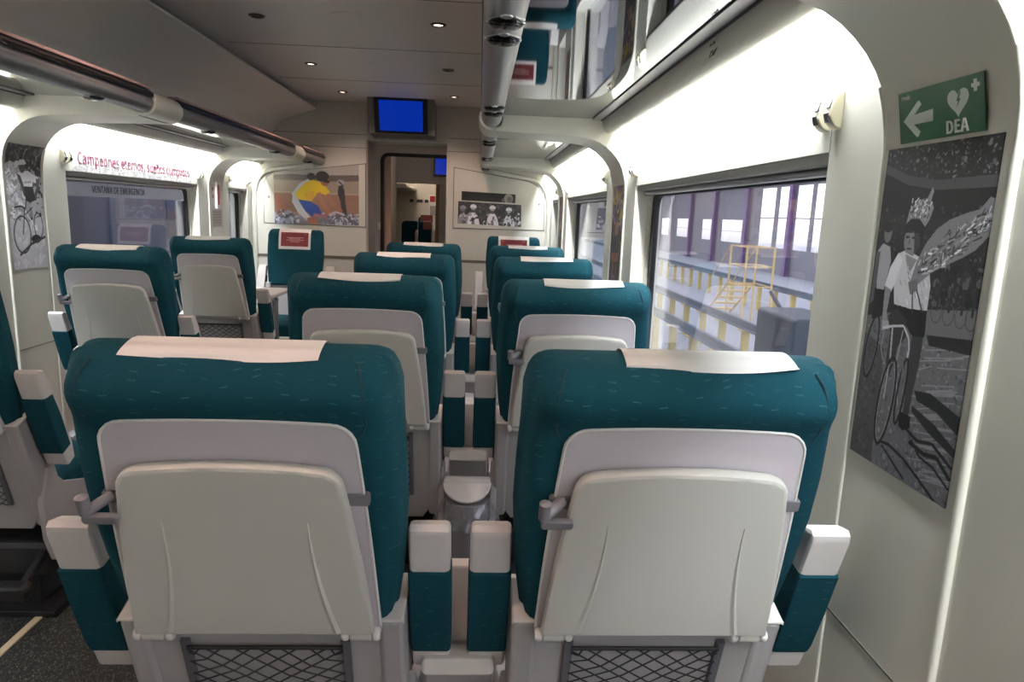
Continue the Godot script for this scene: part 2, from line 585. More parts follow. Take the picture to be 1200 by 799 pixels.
# ------------------------------------------------------------------ floor, ceiling, walls, windows
func build_shell() -> void:
	var g := Geo.new()
	slab(g, -2.25, 0.85, -0.08, 0.0, REAR, 15.0)
	var fl := obj("floor", g, M.carpet)
	fl.set_meta("kind", "structure")
	for x in [-1.372, -0.03]:
		var gs := Geo.new()
		slab(gs, x - 0.011, x + 0.011, -0.001, 0.005, REAR, BACK, 0.002)
		obj("joint_strip", gs, M.strip, fl)
	var ce := setting("ceiling")
	g = Geo.new()
	slab(g, XC - 1.25, XC + 1.25, 2.25, 2.32, REAR, BACK + 0.4)
	obj("ceiling_panel", g, M.ceiling, ce)
	for s in [-1.0, 1.0]:
		g = Geo.new()
		profile(g, s, [0.774, 2.176, 0.90, 2.135, 1.01, 2.095, 1.075, 2.062, 1.13, 2.015, 1.158, 1.97, 1.168, 1.92, 1.172, 1.78, 1.50, 1.78, 1.50, 2.30, 1.25, 2.30, 1.20, 2.04, 1.09, 2.10, 0.91, 2.160, 0.776, 2.190], REAR, BACK)
		obj("side_cove", g, M.cove, ce, 50)
	# ceiling seams and blank covers
	for d in [2.2, 3.3, 4.3, 5.35]:
		g = Geo.new()
		slab(g, XC - 0.79, XC + 0.79, 2.2485, 2.2502, d - 0.002, d + 0.002)
		obj("ceiling_joint", g, M.seam, ce)
	for c in [[-0.68, 3.64], [-0.67, 4.72]]:
		g = Geo.new()
		g.lathe([[0.085, 0.0], [0.085, 0.002], [0.08, 0.004], [0.0001, 0.004]], Vector3(c[0], 2.25, -c[1]), Vector3.DOWN, 28)
		obj("blank_cover", g, M.ceiling, ce)
	# side walls bay by bay
	var wn := 0
	for s in [-1.0, 1.0]:
		var wall := setting("wall_left" if s < 0 else "wall_right")
		for i in BAYS.size():
			var b0: float = BAYS[i][0]
			var b1: float = BAYS[i][1]
			var mg := 0.19 if b1 - b0 > 1.5 else 0.13
			var w0 := b0 + mg
			var w1 := b1 - mg
			# lower wall
			g = Geo.new()
			profile(g, s, [1.355, 0.64, 1.355, 0.72, 1.47, 0.72, 1.47, 0.0, 1.40, 0.0, 1.40, 0.10, 1.358, 0.14, 1.358, 0.632], b0, b1)
			obj("lower_panel", g, M.panel, wall)
			# heating duct cover along the floor
			g = Geo.new()
			profile(g, s, [1.30, 0.0, 1.30, 0.10, 1.32, 0.14, 1.37, 0.16, 1.40, 0.16, 1.40, 0.0], b0, b1)
			obj("duct_cover", g, M.netframe, wall)
			# uprights beside the window
			for e in [[b0, w0], [w1, b1]]:
				g = Geo.new()
				profile(g, s, [1.355, 0.72, 1.355, 1.457, 1.47, 1.457, 1.47, 0.72], e[0], e[1])
				obj("window_side_panel", g, M.panel, wall)
			# curved panel above the window, lit by the lamp behind the valance
			g = Geo.new()
			profile(g, s, [1.355, 1.457, 1.355, 1.60, 1.355, 1.66, 1.3545, 1.70, 1.353, 1.725, 1.350, 1.745, 1.343, 1.765, 1.50, 1.78, 1.47, 1.457], b0, b1)
			obj("curved_panel", g, M.panel, wall, 50)
			for e in [w0, w1]:
				g = Geo.new()
				profile(g, s, [1.3545, 1.457, 1.3545, 1.56, 1.358, 1.56, 1.358, 1.457], e - 0.001, e + 0.001)
				obj("panel_joint", g, M.seam, wall)
			# the window itself
			wn += 1
			var win := setting("window_%d" % wn)
			var oy := 1.065
			var oh := 0.76
			var oc := (w0 + w1) / 2
			var ow := w1 - w0
			var outer := Geo.round_rect(ow + 0.01, oh + 0.04, 0.05, 6)
			var inner := Geo.round_rect(ow - 0.13, oh - 0.06, 0.055, 6)
			var sx: float = XC + s * 1.425
			g = Geo.new()
			frame_ring(g, outer, inner, Vector3(sx, oy, -oc), Vector3(0, 0, -1), Vector3.UP, Vector3(s * 0.02, 0, 0))
			obj("rubber_frame", g, M.rubber, win)
			# light surround between wall and rubber
			g = Geo.new()
			frame_ring(g, Geo.round_rect(ow, 0.736, 0.02, 6), Geo.round_rect(ow - 0.045, 0.705, 0.06, 6), Vector3(sx - s * 0.012, 1.088, -oc), Vector3(0, 0, -1), Vector3.UP, Vector3(s * 0.012, 0, 0))
			obj("surround", g, M.panel, win)
			g = Geo.new()
			g.prism(Geo.round_rect(ow - 0.09, oh - 0.05, 0.055, 6), Vector3(XC + s * 1.436, oy, -oc), Vector3(0, 0, -1), Vector3.UP, Vector3(s * 0.005, 0, 0))
			obj("pane", g, M.glass, win)
			g = Geo.new()
			profile(g, s, [1.362, 1.436, 1.362, 1.456, 1.45, 1.456, 1.45, 1.436], w0, w1, 0.004)
			obj("blind_box", g, M.blind, win)
			g = Geo.new()
			g.tube([Vector3(XC + s * 1.400, 1.427, -w0 - 0.004), Vector3(XC + s * 1.400, 1.427, -w1 + 0.004)], 0.010, 10)
			obj("blind_bar", g, M.metal, win)
			g = Geo.new()
			profile(g, s, [1.350, 0.715, 1.350, 0.728, 1.45, 0.735, 1.45, 0.715], w0, w1)
			obj("window_sill", g, M.panel, win)
	# wall behind the camera
	g = Geo.new()
	slab(g, -2.25, 0.85, 0.0, 2.36, REAR - 0.08, REAR)
	obj("wall_front", g, M.panel_back).set_meta("kind", "structure")
	# roof over everything
	g = Geo.new()
	slab(g, -2.25, 0.85, 2.36, 2.42, REAR, 15.0)
	obj("roof", g, M.ceiling).set_meta("kind", "structure")

func frame_ring(g: Geo, outer: PackedVector2Array, inner: PackedVector2Array, o: Vector3, ax: Vector3, ay: Vector3, az: Vector3) -> void:
	var from := g.t.size()
	var n := outer.size()
	for i in n:
		var j := (i + 1) % n
		var oa := o + ax * outer[i].x + ay * outer[i].y
		var ob := o + ax * outer[j].x + ay * outer[j].y
		var ia := o + ax * inner[i].x + ay * inner[i].y
		var ib := o + ax * inner[j].x + ay * inner[j].y
		g.quad(oa, ob, ib, ia)
		g.quad(oa + az, ia + az, ib + az, ob + az)
		g.quad(oa, oa + az, ob + az, ob)
		g.quad(ia, ib, ib + az, ia + az)
	g.close_solid(from)

# ------------------------------------------------------------------ posts with their arched brackets
func build_posts() -> void:
	var n := 0
	for s in [-1.0, 1.0]:
		for c in POSTS:
			n += 1
			var tr := setting("trim_%d" % n)
			var g := Geo.new()
			var d0: float = c - POST_HALF
			var d1: float = c + POST_HALF
			profile(g, s, [1.35, 0.0, 1.35, 0.638, 1.35, 1.44, 1.347, 1.475, 1.340, 1.508, 1.330, 1.537, 1.317, 1.561, 1.298, 1.587, 1.276, 1.609, 1.252, 1.628, 1.224, 1.644, 1.20, 1.653, 1.175, 1.66, 1.10, 1.668, 0.95, 1.673, 0.76, 1.676, 0.76, 1.775, 1.175, 1.775, 1.175, 1.79, 1.50, 1.79, 1.47, 0.0], d0, d1, 0.004)
			obj("post", g, M.panel, tr, 30)
			g = Geo.new()
			g.lathe([[0.03, 0.0], [0.052, 0.0], [0.0545, 0.006], [0.0545, 0.274], [0.052, 0.28], [0.03, 0.28]], Vector3(XC + s * 0.742, 1.733, -d0), Vector3(0, 0, -1), 24)
			obj("sleeve", g, M.panel, tr, 50)
			for e in [d0, d1]:
				g = Geo.new()
				g.tube([Vector3(XC + s * 1.3535, 0.16, -e), Vector3(XC + s * 1.3535, 1.44, -e), Vector3(XC + s * 1.3505, 1.475, -e), Vector3(XC + s * 1.3435, 1.508, -e), Vector3(XC + s * 1.333, 1.54, -e)], 0.0065, 10)
				obj("bead", g, M.panel, tr)
			g = Geo.new()
			slab(g, XC + s * 1.3490, XC + s * 1.352, 0.637, 0.6405, d0 + 0.004, d1 - 0.004)
			obj("panel_joint", g, M.seam, tr)

# ------------------------------------------------------------------ luggage racks, reading lights, lamps over the windows
func build_racks_and_lamps() -> void:
	var where := ["at the rear end behind the camera", "directly above the camera", "over the nearest windows", "over the middle windows", "beside the end wall"]
	for s in [-1.0, 1.0]:
		var side := "left" if s < 0 else "right"
		for i in BAYS.size():
			var b0: float = BAYS[i][0]
			var b1: float = BAYS[i][1]
			var rk := thing("luggage_rack", "%s luggage rack with mirrored underside and metal tube, %s" % [side, where[i]], "luggage rack", Vector3.ZERO, "luggage racks")
			var g := Geo.new()
			profile(g, s, [0.785, 1.746, 0.785, 1.754, 1.218, 1.754, 1.218, 1.746], b0 + 0.001, b1 - 0.001)
			obj("mirror_shelf", g, M.mirror, rk)
			g = Geo.new()
			profile(g, s, [1.185, 1.741, 1.185, 1.7455, 1.222, 1.7455, 1.222, 1.741], b0 + 0.001, b1 - 0.001)
			obj("shelf_edge", g, M.metal, rk)
			g = Geo.new()
			profile(g, s, [1.2225, 1.738, 1.2225, 1.752, 1.229, 1.752, 1.229, 1.738], b0 + 0.001, b1 - 0.001)
			obj("shadow_gap", g, M.black, rk)
			# front tube with its grip strip
			var tp := []
			for k in 28:
				var a := TAU * k / 28.0
				tp.append(0.742 + cos(a) * 0.045); tp.append(1.735 + sin(a) * 0.043)
			g = Geo.new()
			profile(g, s, tp, b0 + 0.001, b1 - 0.001)
			obj("tube", g, M.tube, rk, 50)
			g = Geo.new()
			profile(g, s, [0.694, 1.757, 0.694, 1.770, 0.712, 1.785, 0.740, 1.790, 0.740, 1.778, 0.715, 1.774, 0.703, 1.757], b0 + 0.001, b1 - 0.001)
			obj("grip_strip", g, M.black, rk)
			g = Geo.new()
			profile(g, s, [0.708, 1.789, 0.708, 1.797, 0.714, 1.801, 0.760, 1.801, 0.760, 1.789], b0 + 0.001, b1 - 0.001)
			obj("edge_rail", g, M.rail_trim, rk)
			# reading lights under the tube
			var spots := []
			if i == 4: spots = [5.95]
			elif s > 0: spots = [b0 + 0.335, b0 + 0.47, b0 + 1.45, b0 + 1.59]
			else: spots = [b0 + 0.43, b0 + 1.62]
			if i == 0: spots = []
			for d in spots:
				g = Geo.new()
				var o := Vector3(XC + s * 0.742, 1.694, -d)
				g.lathe([[0.036, -0.004], [0.036, 0.004], [0.030, 0.009], [0.018, 0.012], [0.0001, 0.012]], o, Vector3.DOWN, 24)
				var rl := obj("reading_light", g, M.gloss_black, rk)
				g = Geo.new()
				g.lathe([[0.040, 0.0], [0.040, 0.003], [0.036, 0.004], [0.036, -0.002]], o + Vector3(0, 0.002, 0), Vector3.DOWN, 24)
				obj("bezel", g, M.chrome, rl)
				g = Geo.new()
				g.lathe([[0.012, 0.0], [0.011, 0.003], [0.0001, 0.003]], o + Vector3(0, -0.002, 0.052), Vector3.DOWN, 16)
				obj("button", g, M.metal, rl)
			if i == 3 and s > 0:
				g = Geo.new()
				slab(g, 0.13, 0.33, 1.7445, 1.7462, 3.62, 3.86)
				obj("black_plate", g, M.black, rk)
			# rounded valance that hides the lamp
			var va := obj_valance(rk, s, b0, b1)
			if i == 2 and s > 0:
				for q in [["15c", 1.731], ["15d", 1.706]]:
					var tx := lettering("seat_number", q[0], 0.021, Vector3(XC + s * 1.231, q[1], -1.66), -PI / 2, M.number_ink, va)
					tx.rotation.x = -0.35
			# the lamp: a glowing strip in the slot, with a light of its size below it
			var lp := thing("strip_lamp", "hidden white strip lamp above the %s wall windows, %s" % [side, where[i]], "lamp", Vector3.ZERO, "strip lamps")
			g = Geo.new()
			profile(g, s, [1.2945, 1.757, 1.2945, 1.766, 1.320, 1.766, 1.320, 1.757], b0 + LAMP_END, b1 - LAMP_END)
			obj("lamp_tube", g, M.lamp, lp)
			var al := AreaLight3D.new()
			al.name = "lamp_light"
			al.area_size = Vector2(0.023, b1 - b0 - 2.0 * LAMP_END)
			al.light_color = Color(0.96, 0.98, 1.0)
			al.light_energy = LAMP_ENERGY * (b1 - b0 - 2.0 * LAMP_END) / 1.76
			al.area_range = 12.0
			al.shadow_enabled = true
			lp.add_child(al)
			al.position = Vector3(XC + s * 1.307, 1.7555, -(b0 + b1) / 2)
			al.rotation = Vector3(-PI / 2, 0, 0)

const LAMP_ENERGY := 2.5
const LAMP_END := 0.12

func obj_valance(rk: Node3D, s: float, b0: float, b1: float) -> MeshInstance3D:
	var g := Geo.new()
	profile(g, s, [1.229, 1.752, 1.229, 1.738, 1.231, 1.722, 1.236, 1.708, 1.243, 1.697, 1.252, 1.689, 1.262, 1.685, 1.272, 1.685, 1.282, 1.690, 1.289, 1.699, 1.292, 1.712, 1.293, 1.735, 1.293, 1.775, 1.229, 1.775], b0 + 0.001, b1 - 0.001)
	return obj("valance", g, M.panel, rk, 50)

func build_ceiling_lights() -> void:
	var lit := {"-1.135_3.70": false, "-0.233_4.81": false}
	var rows := [[-1.9, "at the rear end"], [-0.8, "behind the camera"], [0.6, "above the camera"], [2.6, "nearest the camera"], [3.70, "in the second pair"], [4.81, "in the third pair"], [5.87, "in the pair next to the end wall"]]
	for r in rows:
		for x in [-1.135, -0.233]:
			var d: float = r[0]
			var on: bool = lit.get("%s_%.2f" % [x, d], true)
			var side := "left" if x < -0.7 else "right"
			var th := thing("downlight", "small round ceiling spotlight %s, %s, %s" % ["switched on" if on else "switched off", side, r[1]], "downlight", Vector3(x, 2.25, -d), "ceiling spotlights")
			var g := Geo.new()
			g.lathe([[0.024, 0.0], [0.024, 0.004], [0.029, 0.007], [0.036, 0.006], [0.041, 0.001], [0.041, -0.004], [0.030, -0.004]], Vector3.ZERO, Vector3.DOWN, 28)
			obj("bezel", g, M.bronze, th)
			g = Geo.new()
			g.lathe([[0.0245, -0.002], [0.0245, 0.002], [0.016, 0.0035], [0.0001, 0.004]], Vector3.ZERO, Vector3.DOWN, 20)
			obj("bulb", g, M.bulb if on else M.bulb_off, th)
			if on:
				var sp := SpotLight3D.new()
				sp.name = "spot_light"
				sp.light_color = Color(1.0, 0.83, 0.76)
				sp.light_energy = SPOT_ENERGY
				sp.spot_angle = 62.0
				sp.spot_angle_attenuation = 0.7
				sp.spot_range = 8.0
				sp.spot_attenuation = 2.0
				sp.light_size = 0.03
				sp.shadow_enabled = true
				th.add_child(sp)
				sp.position = Vector3(0, -0.012, 0)
				sp.rotation.x = -PI / 2

const SPOT_ENERGY := 0.36

# ------------------------------------------------------------------ seats
const ARM_IN := 0.2585
const ARM_OUT := 0.281
const TILT := 0.2845      # backrests lean back 16.3 degrees
var SO := Vector3(0, 0.69, 0.292)
var SV := Vector3(0, cos(TILT), sin(TILT))
var SN := Vector3(0, -sin(TILT), cos(TILT))

func sp(u: float, v: float, w: float) -> Vector3:      # across, up the back, out of the back
	return SO + Vector3(u, 0, 0) + SV * v + SN * w

# level of the cushion: v, rear w, front w, rear half width, front half width
const LEVELS := [
	[-0.022, -0.024, -0.113, 0.200, 0.203], [0.05, -0.022, -0.116, 0.211, 0.212], [0.12, -0.021, -0.120, 0.218, 0.218], [0.20, -0.020, -0.125, 0.221, 0.224], [0.27, -0.019, -0.130, 0.217, 0.226],
	[0.325, -0.018, -0.134, 0.210, 0.226], [0.352, -0.017, -0.136, 0.206, 0.226], [0.366, -0.014, -0.137, 0.204, 0.226], [0.375, -0.010, -0.138, 0.203, 0.226], [0.384, -0.007, -0.137, 0.202, 0.225], [0.394, -0.006, -0.135, 0.201, 0.223],
	[0.406, -0.008, -0.132, 0.199, 0.221], [0.417, -0.015, -0.126, 0.197, 0.218], [0.427, -0.027, -0.117, 0.194, 0.213], [0.434, -0.041, -0.106, 0.188, 0.205], [0.438, -0.054, -0.094, 0.177, 0.193], [0.4395, -0.066, -0.082, 0.164, 0.178]]

func cushion_ring(l: Array) -> PackedVector3Array:
	var wr: float = l[1]
	var wf: float = l[2]
	var ur: float = l[3]
	var uf: float = l[4]
	var deep := wr - wf
	var rr := minf(0.036, deep * 0.42)
	var rf := minf(0.034, deep * 0.42)
	var c := [Vector2(ur, wr), Vector2(-ur, wr), Vector2(-uf, wf), Vector2(uf, wf)]
	var ring := PackedVector3Array()
	for k in 4:
		var p: Vector2 = c[k]
		var a: Vector2 = c[(k + 3) % 4]
		var b: Vector2 = c[(k + 1) % 4]
		var r := rr if k < 2 else rf
		var s0 := p + (a - p).normalized() * r
		var s1 := p + (b - p).normalized() * r
		for i in 5:
			var q := i / 4.0
			var m := s0.lerp(p, q).lerp(p.lerp(s1, q), q)
			ring.append(sp(m.x, l[0], m.y))
		# straight run towards the next corner, a few points so that it can bulge
		var nx: Vector2 = c[(k + 1) % 4]
		var e1 := nx + (p - nx).normalized() * (rr if (k + 1) % 4 < 2 else rf)
		for i in range(1, 4):
			var m := s1.lerp(e1, i / 4.0)
			if k == 1 or k == 3:           # the sides swell a little
				m.x += signf(m.x) * 0.006 * sin(PI * i / 4.0)
			ring.append(sp(m.x, l[0], m.y))
	return ring

func shell_outline(top: float, wt: float, wm: float, bottom: float, wb: float, r: float, crown: float) -> PackedVector2Array:
	# rounded top corners, sides that open downwards
	var p := PackedVector2Array()
	for i in 9:
		var q := lerpf(-1, 1, i / 8.0)
		p.append(Vector2(q * (wt - r), top + crown * (1 - q * q)))
	for i in range(1, 6):
		var a := PI / 2 * (1 - i / 5.0)
		p.append(Vector2(wt - r + cos(a) * r, top - r + sin(a) * r))
	var right := []
	for i in range(1, 7):
		var q := i / 6.0
		var x := lerpf(lerpf(wt, wm, q), lerpf(wm, wb, q), q)
		right.append(Vector2(x, lerpf(top - r, bottom, q)))
	for v in right: p.append(v)
	right.reverse()
	for v in right: p.append(Vector2(-v.x, v.y))
	for i in range(1, 6):
		var a := PI / 2 * ((i - 1) / 5.0)
		p.append(Vector2(-(wt - r + cos(a) * r), top - r + sin(a) * r))
	return p

func plate(g: Geo, poly: PackedVector2Array, w0: float, w1: float, bevel: float) -> void:
	g.prism(poly, SO + SN * w0, Vector3.RIGHT, SV, SN * (w1 - w0), bevel)

func make_seat(label: String, inner: float) -> Node3D:
	var t := thing("passenger_seat", label, "seat", Vector3.ZERO, "teal passenger seats")
	var g := Geo.new()
	var rings := []
	for l in LEVELS: rings.append(cushion_ring(l))
	g.loft(rings)
	var back := obj("backrest", g, M.teal, t, 60)
	for s in [-1.0, 1.0]:       # piping along the end of the headrest roll
		g = Geo.new()
		g.tube([sp(s * 0.170, 0.4365, -0.046), sp(s * 0.175, 0.4285, -0.0275), sp(s * 0.1775, 0.417, -0.0175), sp(s * 0.180, 0.403, -0.0105), sp(s * 0.181, 0.390, -0.0105), sp(s * 0.181, 0.376, -0.0135), sp(s * 0.180, 0.360, -0.0175), sp(s * 0.176, 0.347, -0.0185), sp(s * 0.168, 0.338, -0.018)], 0.0018, 5)
		obj("piping", g, M.piping, back)
	# pale rear shell
	g = Geo.new()
	plate(g, shell_outline(0.362, 0.168, 0.182, -0.03, 0.186, 0.035, 0.004), -0.05, -0.0135, 0.003)
	var shell := obj("back_shell", g, M.shell, t, 50)
	g = Geo.new()
	var edge := []
	var ol := shell_outline(0.361, 0.167, 0.181, -0.012, 0.185, 0.035, 0.004)
	for i in range(-6 - 5, ol.size() - 12 - 5 + 6):      # from the lower left corner over the top to the lower right one
		var q: Vector2 = ol[posmod(i, ol.size())]
		edge.append(sp(q.x, q.y, -0.0142))
	g.tube(edge, 0.0024, 6)
	obj("shell_rim", g, M.knob, shell, 60)
	# folded tray table
	g = Geo.new()
	plate(g, shell_outline(0.300, 0.150, 0.170, -0.008, 0.178, 0.034, 0.007), -0.011, 0.010, 0.006)
	for s in [-1.0, 1.0]:       # two pressed ridges
		var rr := []
		for i in 9:
			var q := i / 8.0
			var u: float = s * (0.098 + 0.026 * q * q)
			var v := lerpf(0.215, 0.0, q)
			var wd := 0.002 + 0.008 * q
			rr.append(PackedVector3Array([sp(u - wd, v, 0.008), sp(u, v, 0.0108 + 0.0022 * sin(PI * minf(q * 0.5 + 0.1, 1.0))), sp(u + wd, v, 0.008), sp(u, v, 0.006)]))
		g.loft(rr)
	var tray := obj("tray_table", g, M.tray, t, 42)
	for s in [-1.0, 1.0]:
		g = Geo.new()
		g.lathe([[0.008, 0.0], [0.0095, 0.002], [0.0095, 0.031], [0.008, 0.033]], sp(s * 0.140, -0.021, -0.005), Vector3(s, 0, 0), 14)
		obj("hinge_pin", g, M.tray, tray)
		for q in [0.126, 0.1735]:
			g = Geo.new()
			g.lathe([[0.0001, 0.0], [0.0085, 0.001], [0.0105, 0.004], [0.0105, 0.009], [0.008, 0.0125], [0.0001, 0.013]], sp(s * q, -0.021, -0.006), Vector3(s, 0, 0), 14)
			obj("hinge_knob", g, M.knob, tray)
		# grey bar between tray and shell
		g = Geo.new()
		g.rbox(sp(s * 0.165, 0.238, -0.016), Vector3(0.032, 0.020, 0.012), 0.004, 0.002, Basis(Vector3.RIGHT, SV, SN))
		obj("tray_stop", g, M.latch, t)
	# turning latch at the left
	g = Geo.new()
	g.tube([sp(-0.163, 0.246, -0.008), sp(-0.178, 0.240, 0.006), sp(-0.190, 0.234, 0.016)], 0.008, 8)
	g.lathe([[0.0001, -0.017], [0.006, -0.016], [0.0085, -0.012], [0.0085, 0.014], [0.0001, 0.018]], sp(-0.190, 0.246, 0.016), SV, 12)
	g.rbox(sp(-0.172, 0.226, 0.018), Vector3(0.045, 0.014, 0.010), 0.005, 0.002, Basis(Vector3.RIGHT, SV, SN))
	obj("tray_latch", g, M.latch, t, 50)
	# lower rear panel with its net
	g = Geo.new()
	plate(g, V2([-0.186, -0.012, -0.190, -0.2, -0.185, -0.36, -0.16, -0.40, 0.16, -0.40, 0.185, -0.36, 0.190, -0.2, 0.186, -0.012]), -0.06, -0.031, 0.004)
	var low := obj("lower_shell", g, M.base, t, 40)
	g = Geo.new()
	plate(g, V2([-0.133, -0.060, -0.119, -0.060, -0.119, -0.30, -0.133, -0.30]), -0.033, -0.022, 0.002)
	obj("net_bar", g, M.netframe, low)
	g = Geo.new()
	plate(g, V2([0.133, -0.060, 0.119, -0.060, 0.119, -0.30, 0.133, -0.30]), -0.033, -0.022, 0.002)
	obj("net_bar", g, M.netframe, low)
	g = Geo.new()
	g.tube([sp(-0.122, -0.070, -0.020), sp(0.122, -0.070, -0.020)], 0.0035, 6)
	var poly := V2([-0.122, -0.070, 0.122, -0.070, 0.122, -0.30, -0.122, -0.30])
	for dirn in [-1.0, 1.0]:
		for k in range(-14, 15):
			var c := k * 0.040 + 0.004 * sin(k * 2.3)
			var line := PackedVector2Array([Vector2(c - 0.26 * dirn, -0.34), Vector2(c + 0.26 * dirn, -0.02)])
			for seg in Geometry2D.intersect_polyline_with_polygon(line, poly):
				var a: Vector2 = seg[0]
				var b: Vector2 = seg[seg.size() - 1]
				if a.distance_to(b) > 0.01:
					var m := (a + b) / 2
					g.tube([sp(a.x, a.y, -0.022), sp(m.x, m.y - 0.004, -0.015), sp(b.x, b.y, -0.022)], 0.0014, 4)
	obj("net", g, M.net, low)
	# side housings into which the cushion drops
	for s in [-1.0, 1.0]:
		g = Geo.new()
		var bs := Basis(Vector3.RIGHT, SV, SN)
		g.rbox(sp(s * 0.2, -0.200, -0.075), Vector3(0.041, 0.37, 0.10), 0.012, 0.008, bs)
		g.box(sp(s * 0.2, -0.205, -0.075), Vector3(0.002, 0.372, 0.1005), 0.0, bs)
		obj("side_housing", g, M.base, t, 45)
		g = Geo.new()
		g.rbox(sp(s * 0.2, -0.016, -0.075), Vector3(0.0425, 0.006, 0.1015), 0.005, 0.003, bs)
		obj("housing_rim", g, M.knob, t, 50)
	# seat cushion
	g = Geo.new()
	rings = []
	for l in [[0.11, 0.40, 0.0], [0.115, 0.425, 0.0], [0.10, 0.46, 0.0], [0.0, 0.465, 0.0], [-0.20, 0.47, 0.0], [-0.26, 0.46, 0.0], [-0.285, 0.43, 0.0], [-0.275, 0.39, 0.0]]:
		var ring := PackedVector3Array()
		for p in Geo.round_rect(0.40, float(l[1]) - 0.35, 0.025):
			ring.append(Vector3(p.x, (0.35 + l[1]) / 2 + p.y, l[0]))
		rings.append(ring)
	g.loft(rings)
	obj("seat_cushion", g, M.teal, t, 55)
	for s in [-1.0, 1.0]:
		g = Geo.new()
		g.prism(V2([0.16, 0.52, 0.09, 0.45, -0.06, 0.40, -0.24, 0.385, -0.26, 0.36, -0.22, 0.32, -0.02, 0.25, 0.10, 0.21, 0.16, 0.22, 0.19, 0.30, 0.20, 0.42]), Vector3(s * 0.212, 0, 0), Vector3(0, 0, 1), Vector3.UP, Vector3(s * 0.020, 0, 0), 0.004)
		obj("side_panel", g, M.base, t)
		# folded-up armrest with its teal pad
		var ab := Basis(Vector3.RIGHT, Vector3(0, 0.943, 0.332).normalized(), Vector3(0, -0.332, 0.943).normalized())
		var ac := Vector3(s * (ARM_IN if s == inner else ARM_OUT), 0.698, 0.190)
		g = Geo.new()
		var ap := V2([-0.012, -0.168, 0.022, -0.172, 0.030, -0.164, 0.033, -0.10, 0.033, 0.146, 0.029, 0.158, 0.018, 0.163, -0.004, 0.150, -0.018, 0.10, -0.024, 0.0, -0.022, -0.12])
		g.prism(ap, ac - ab.x * 0.0325, ab.z, ab.y, ab.x * 0.065, 0.007)
		var arm := obj("armrest", g, M.arm, t, 40)
		g = Geo.new()
		var pp := V2([-0.010, -0.118, 0.034, -0.121, 0.038, -0.10, 0.039, -0.02, 0.037, 0.072, 0.030, 0.076, -0.006, 0.070, -0.012, 0.0])
		g.prism(pp, ac - ab.x * 0.0345, ab.z, ab.y, ab.x * 0.069, 0.006)
		obj("arm_pad", g, M.teal, arm, 40)
	# pedestal and footrest
	g = Geo.new()
	g.rbox(Vector3(0, 0.20, -0.02), Vector3(0.40, 0.12, 0.30), 0.03, 0.02)
	g.rbox(Vector3(0, 0.08, -0.02), Vector3(0.24, 0.16, 0.20), 0.03, 0.01)
	g.box(Vector3(0, 0.012, -0.02), Vector3(0.38, 0.024, 0.30), 0.006)
	obj("pedestal", g, M.dark, t)
	g = Geo.new()
	g.tube([Vector3(-0.17, 0.24, 0.10), Vector3(-0.17, 0.17, 0.24)], 0.013, 8)
	g.tube([Vector3(0.17, 0.24, 0.10), Vector3(0.17, 0.17, 0.24)], 0.013, 8)
	g.rbox(Vector3(0, 0.165, 0.25), Vector3(0.40, 0.05, 0.05), 0.02, 0.01)
	obj("footrest", g, M.dark, t)
	return t

# cloth over the headrest: it hangs a little at the rear and further down at the front, where it is printed
func make_cover(off: float, half: float, seed_no: int, flat := false) -> Node3D:
	var c := Node3D.new()
	var path := [[-0.049, 0.4392], [-0.050, 0.4396], [-0.052, 0.4405], [-0.054, 0.4411], [-0.057, 0.4416], [-0.062, 0.4421], [-0.070, 0.4425], [-0.080, 0.4425], [-0.093, 0.4412], [-0.107, 0.4370], [-0.119, 0.4295], [-0.129, 0.4180], [-0.136, 0.405], [-0.1405, 0.392], [-0.141, 0.36], [-0.139, 0.325], [-0.136, 0.29], [-0.133, 0.262]]
	var r := RandomNumberGenerator.new()
	r.seed = seed_no
	var a0 := (r.randf() - 0.5) * 0.010
	var a1 := 0.003 + r.randf() * 0.006
	var grid := []
	for i in path.size():
		var row := []
		for j in 13:
			var q := j / 12.0 * 2 - 1
			var v: float = path[i][1]
			var w: float = path[i][0]
			if i < 2:
				v -= (a1 * (1 - q * q) + a0 * q) * 0.5
				w += 0.004 * (1 - q * q) + 0.003 * sin(q * 3 + seed_no)
			row.append(sp(off + q * half, v, w))
		grid.append(row)
	var g := Geo.new()
	g.sheet(grid, SN * -0.0012)
	obj("cloth", g, M.cloth, c, 70)
	# the printed field on the front
	var st := SurfaceTool.new()
	st.begin(Mesh.PRIMITIVE_TRIANGLES)
	var rows := [[-0.1418, 0.400], [-0.1425, 0.36], [-0.1405, 0.325], [-0.1375, 0.285]]
	for i in 3:
		for tri in [[0, 0, 1, 0, 1, 1], [0, 0, 1, 1, 0, 1]]:
			for k in [0, 1, 2]:
				var ri: int = i + tri[k * 2]
				var cj: int = tri[k * 2 + 1]
				st.set_uv(Vector2(1 - cj, ri / 3.0))
				st.set_normal(-SN)
				st.add_vertex(sp(off + (cj * 2 - 1) * half * 0.86, rows[ri][1], rows[ri][0]))
	var mi := MeshInstance3D.new()
	mi.name = "printed_field"
	mi.mesh = st.commit()
	mi.material_override = M.cover_print
	c.add_child(mi, true)
	return c

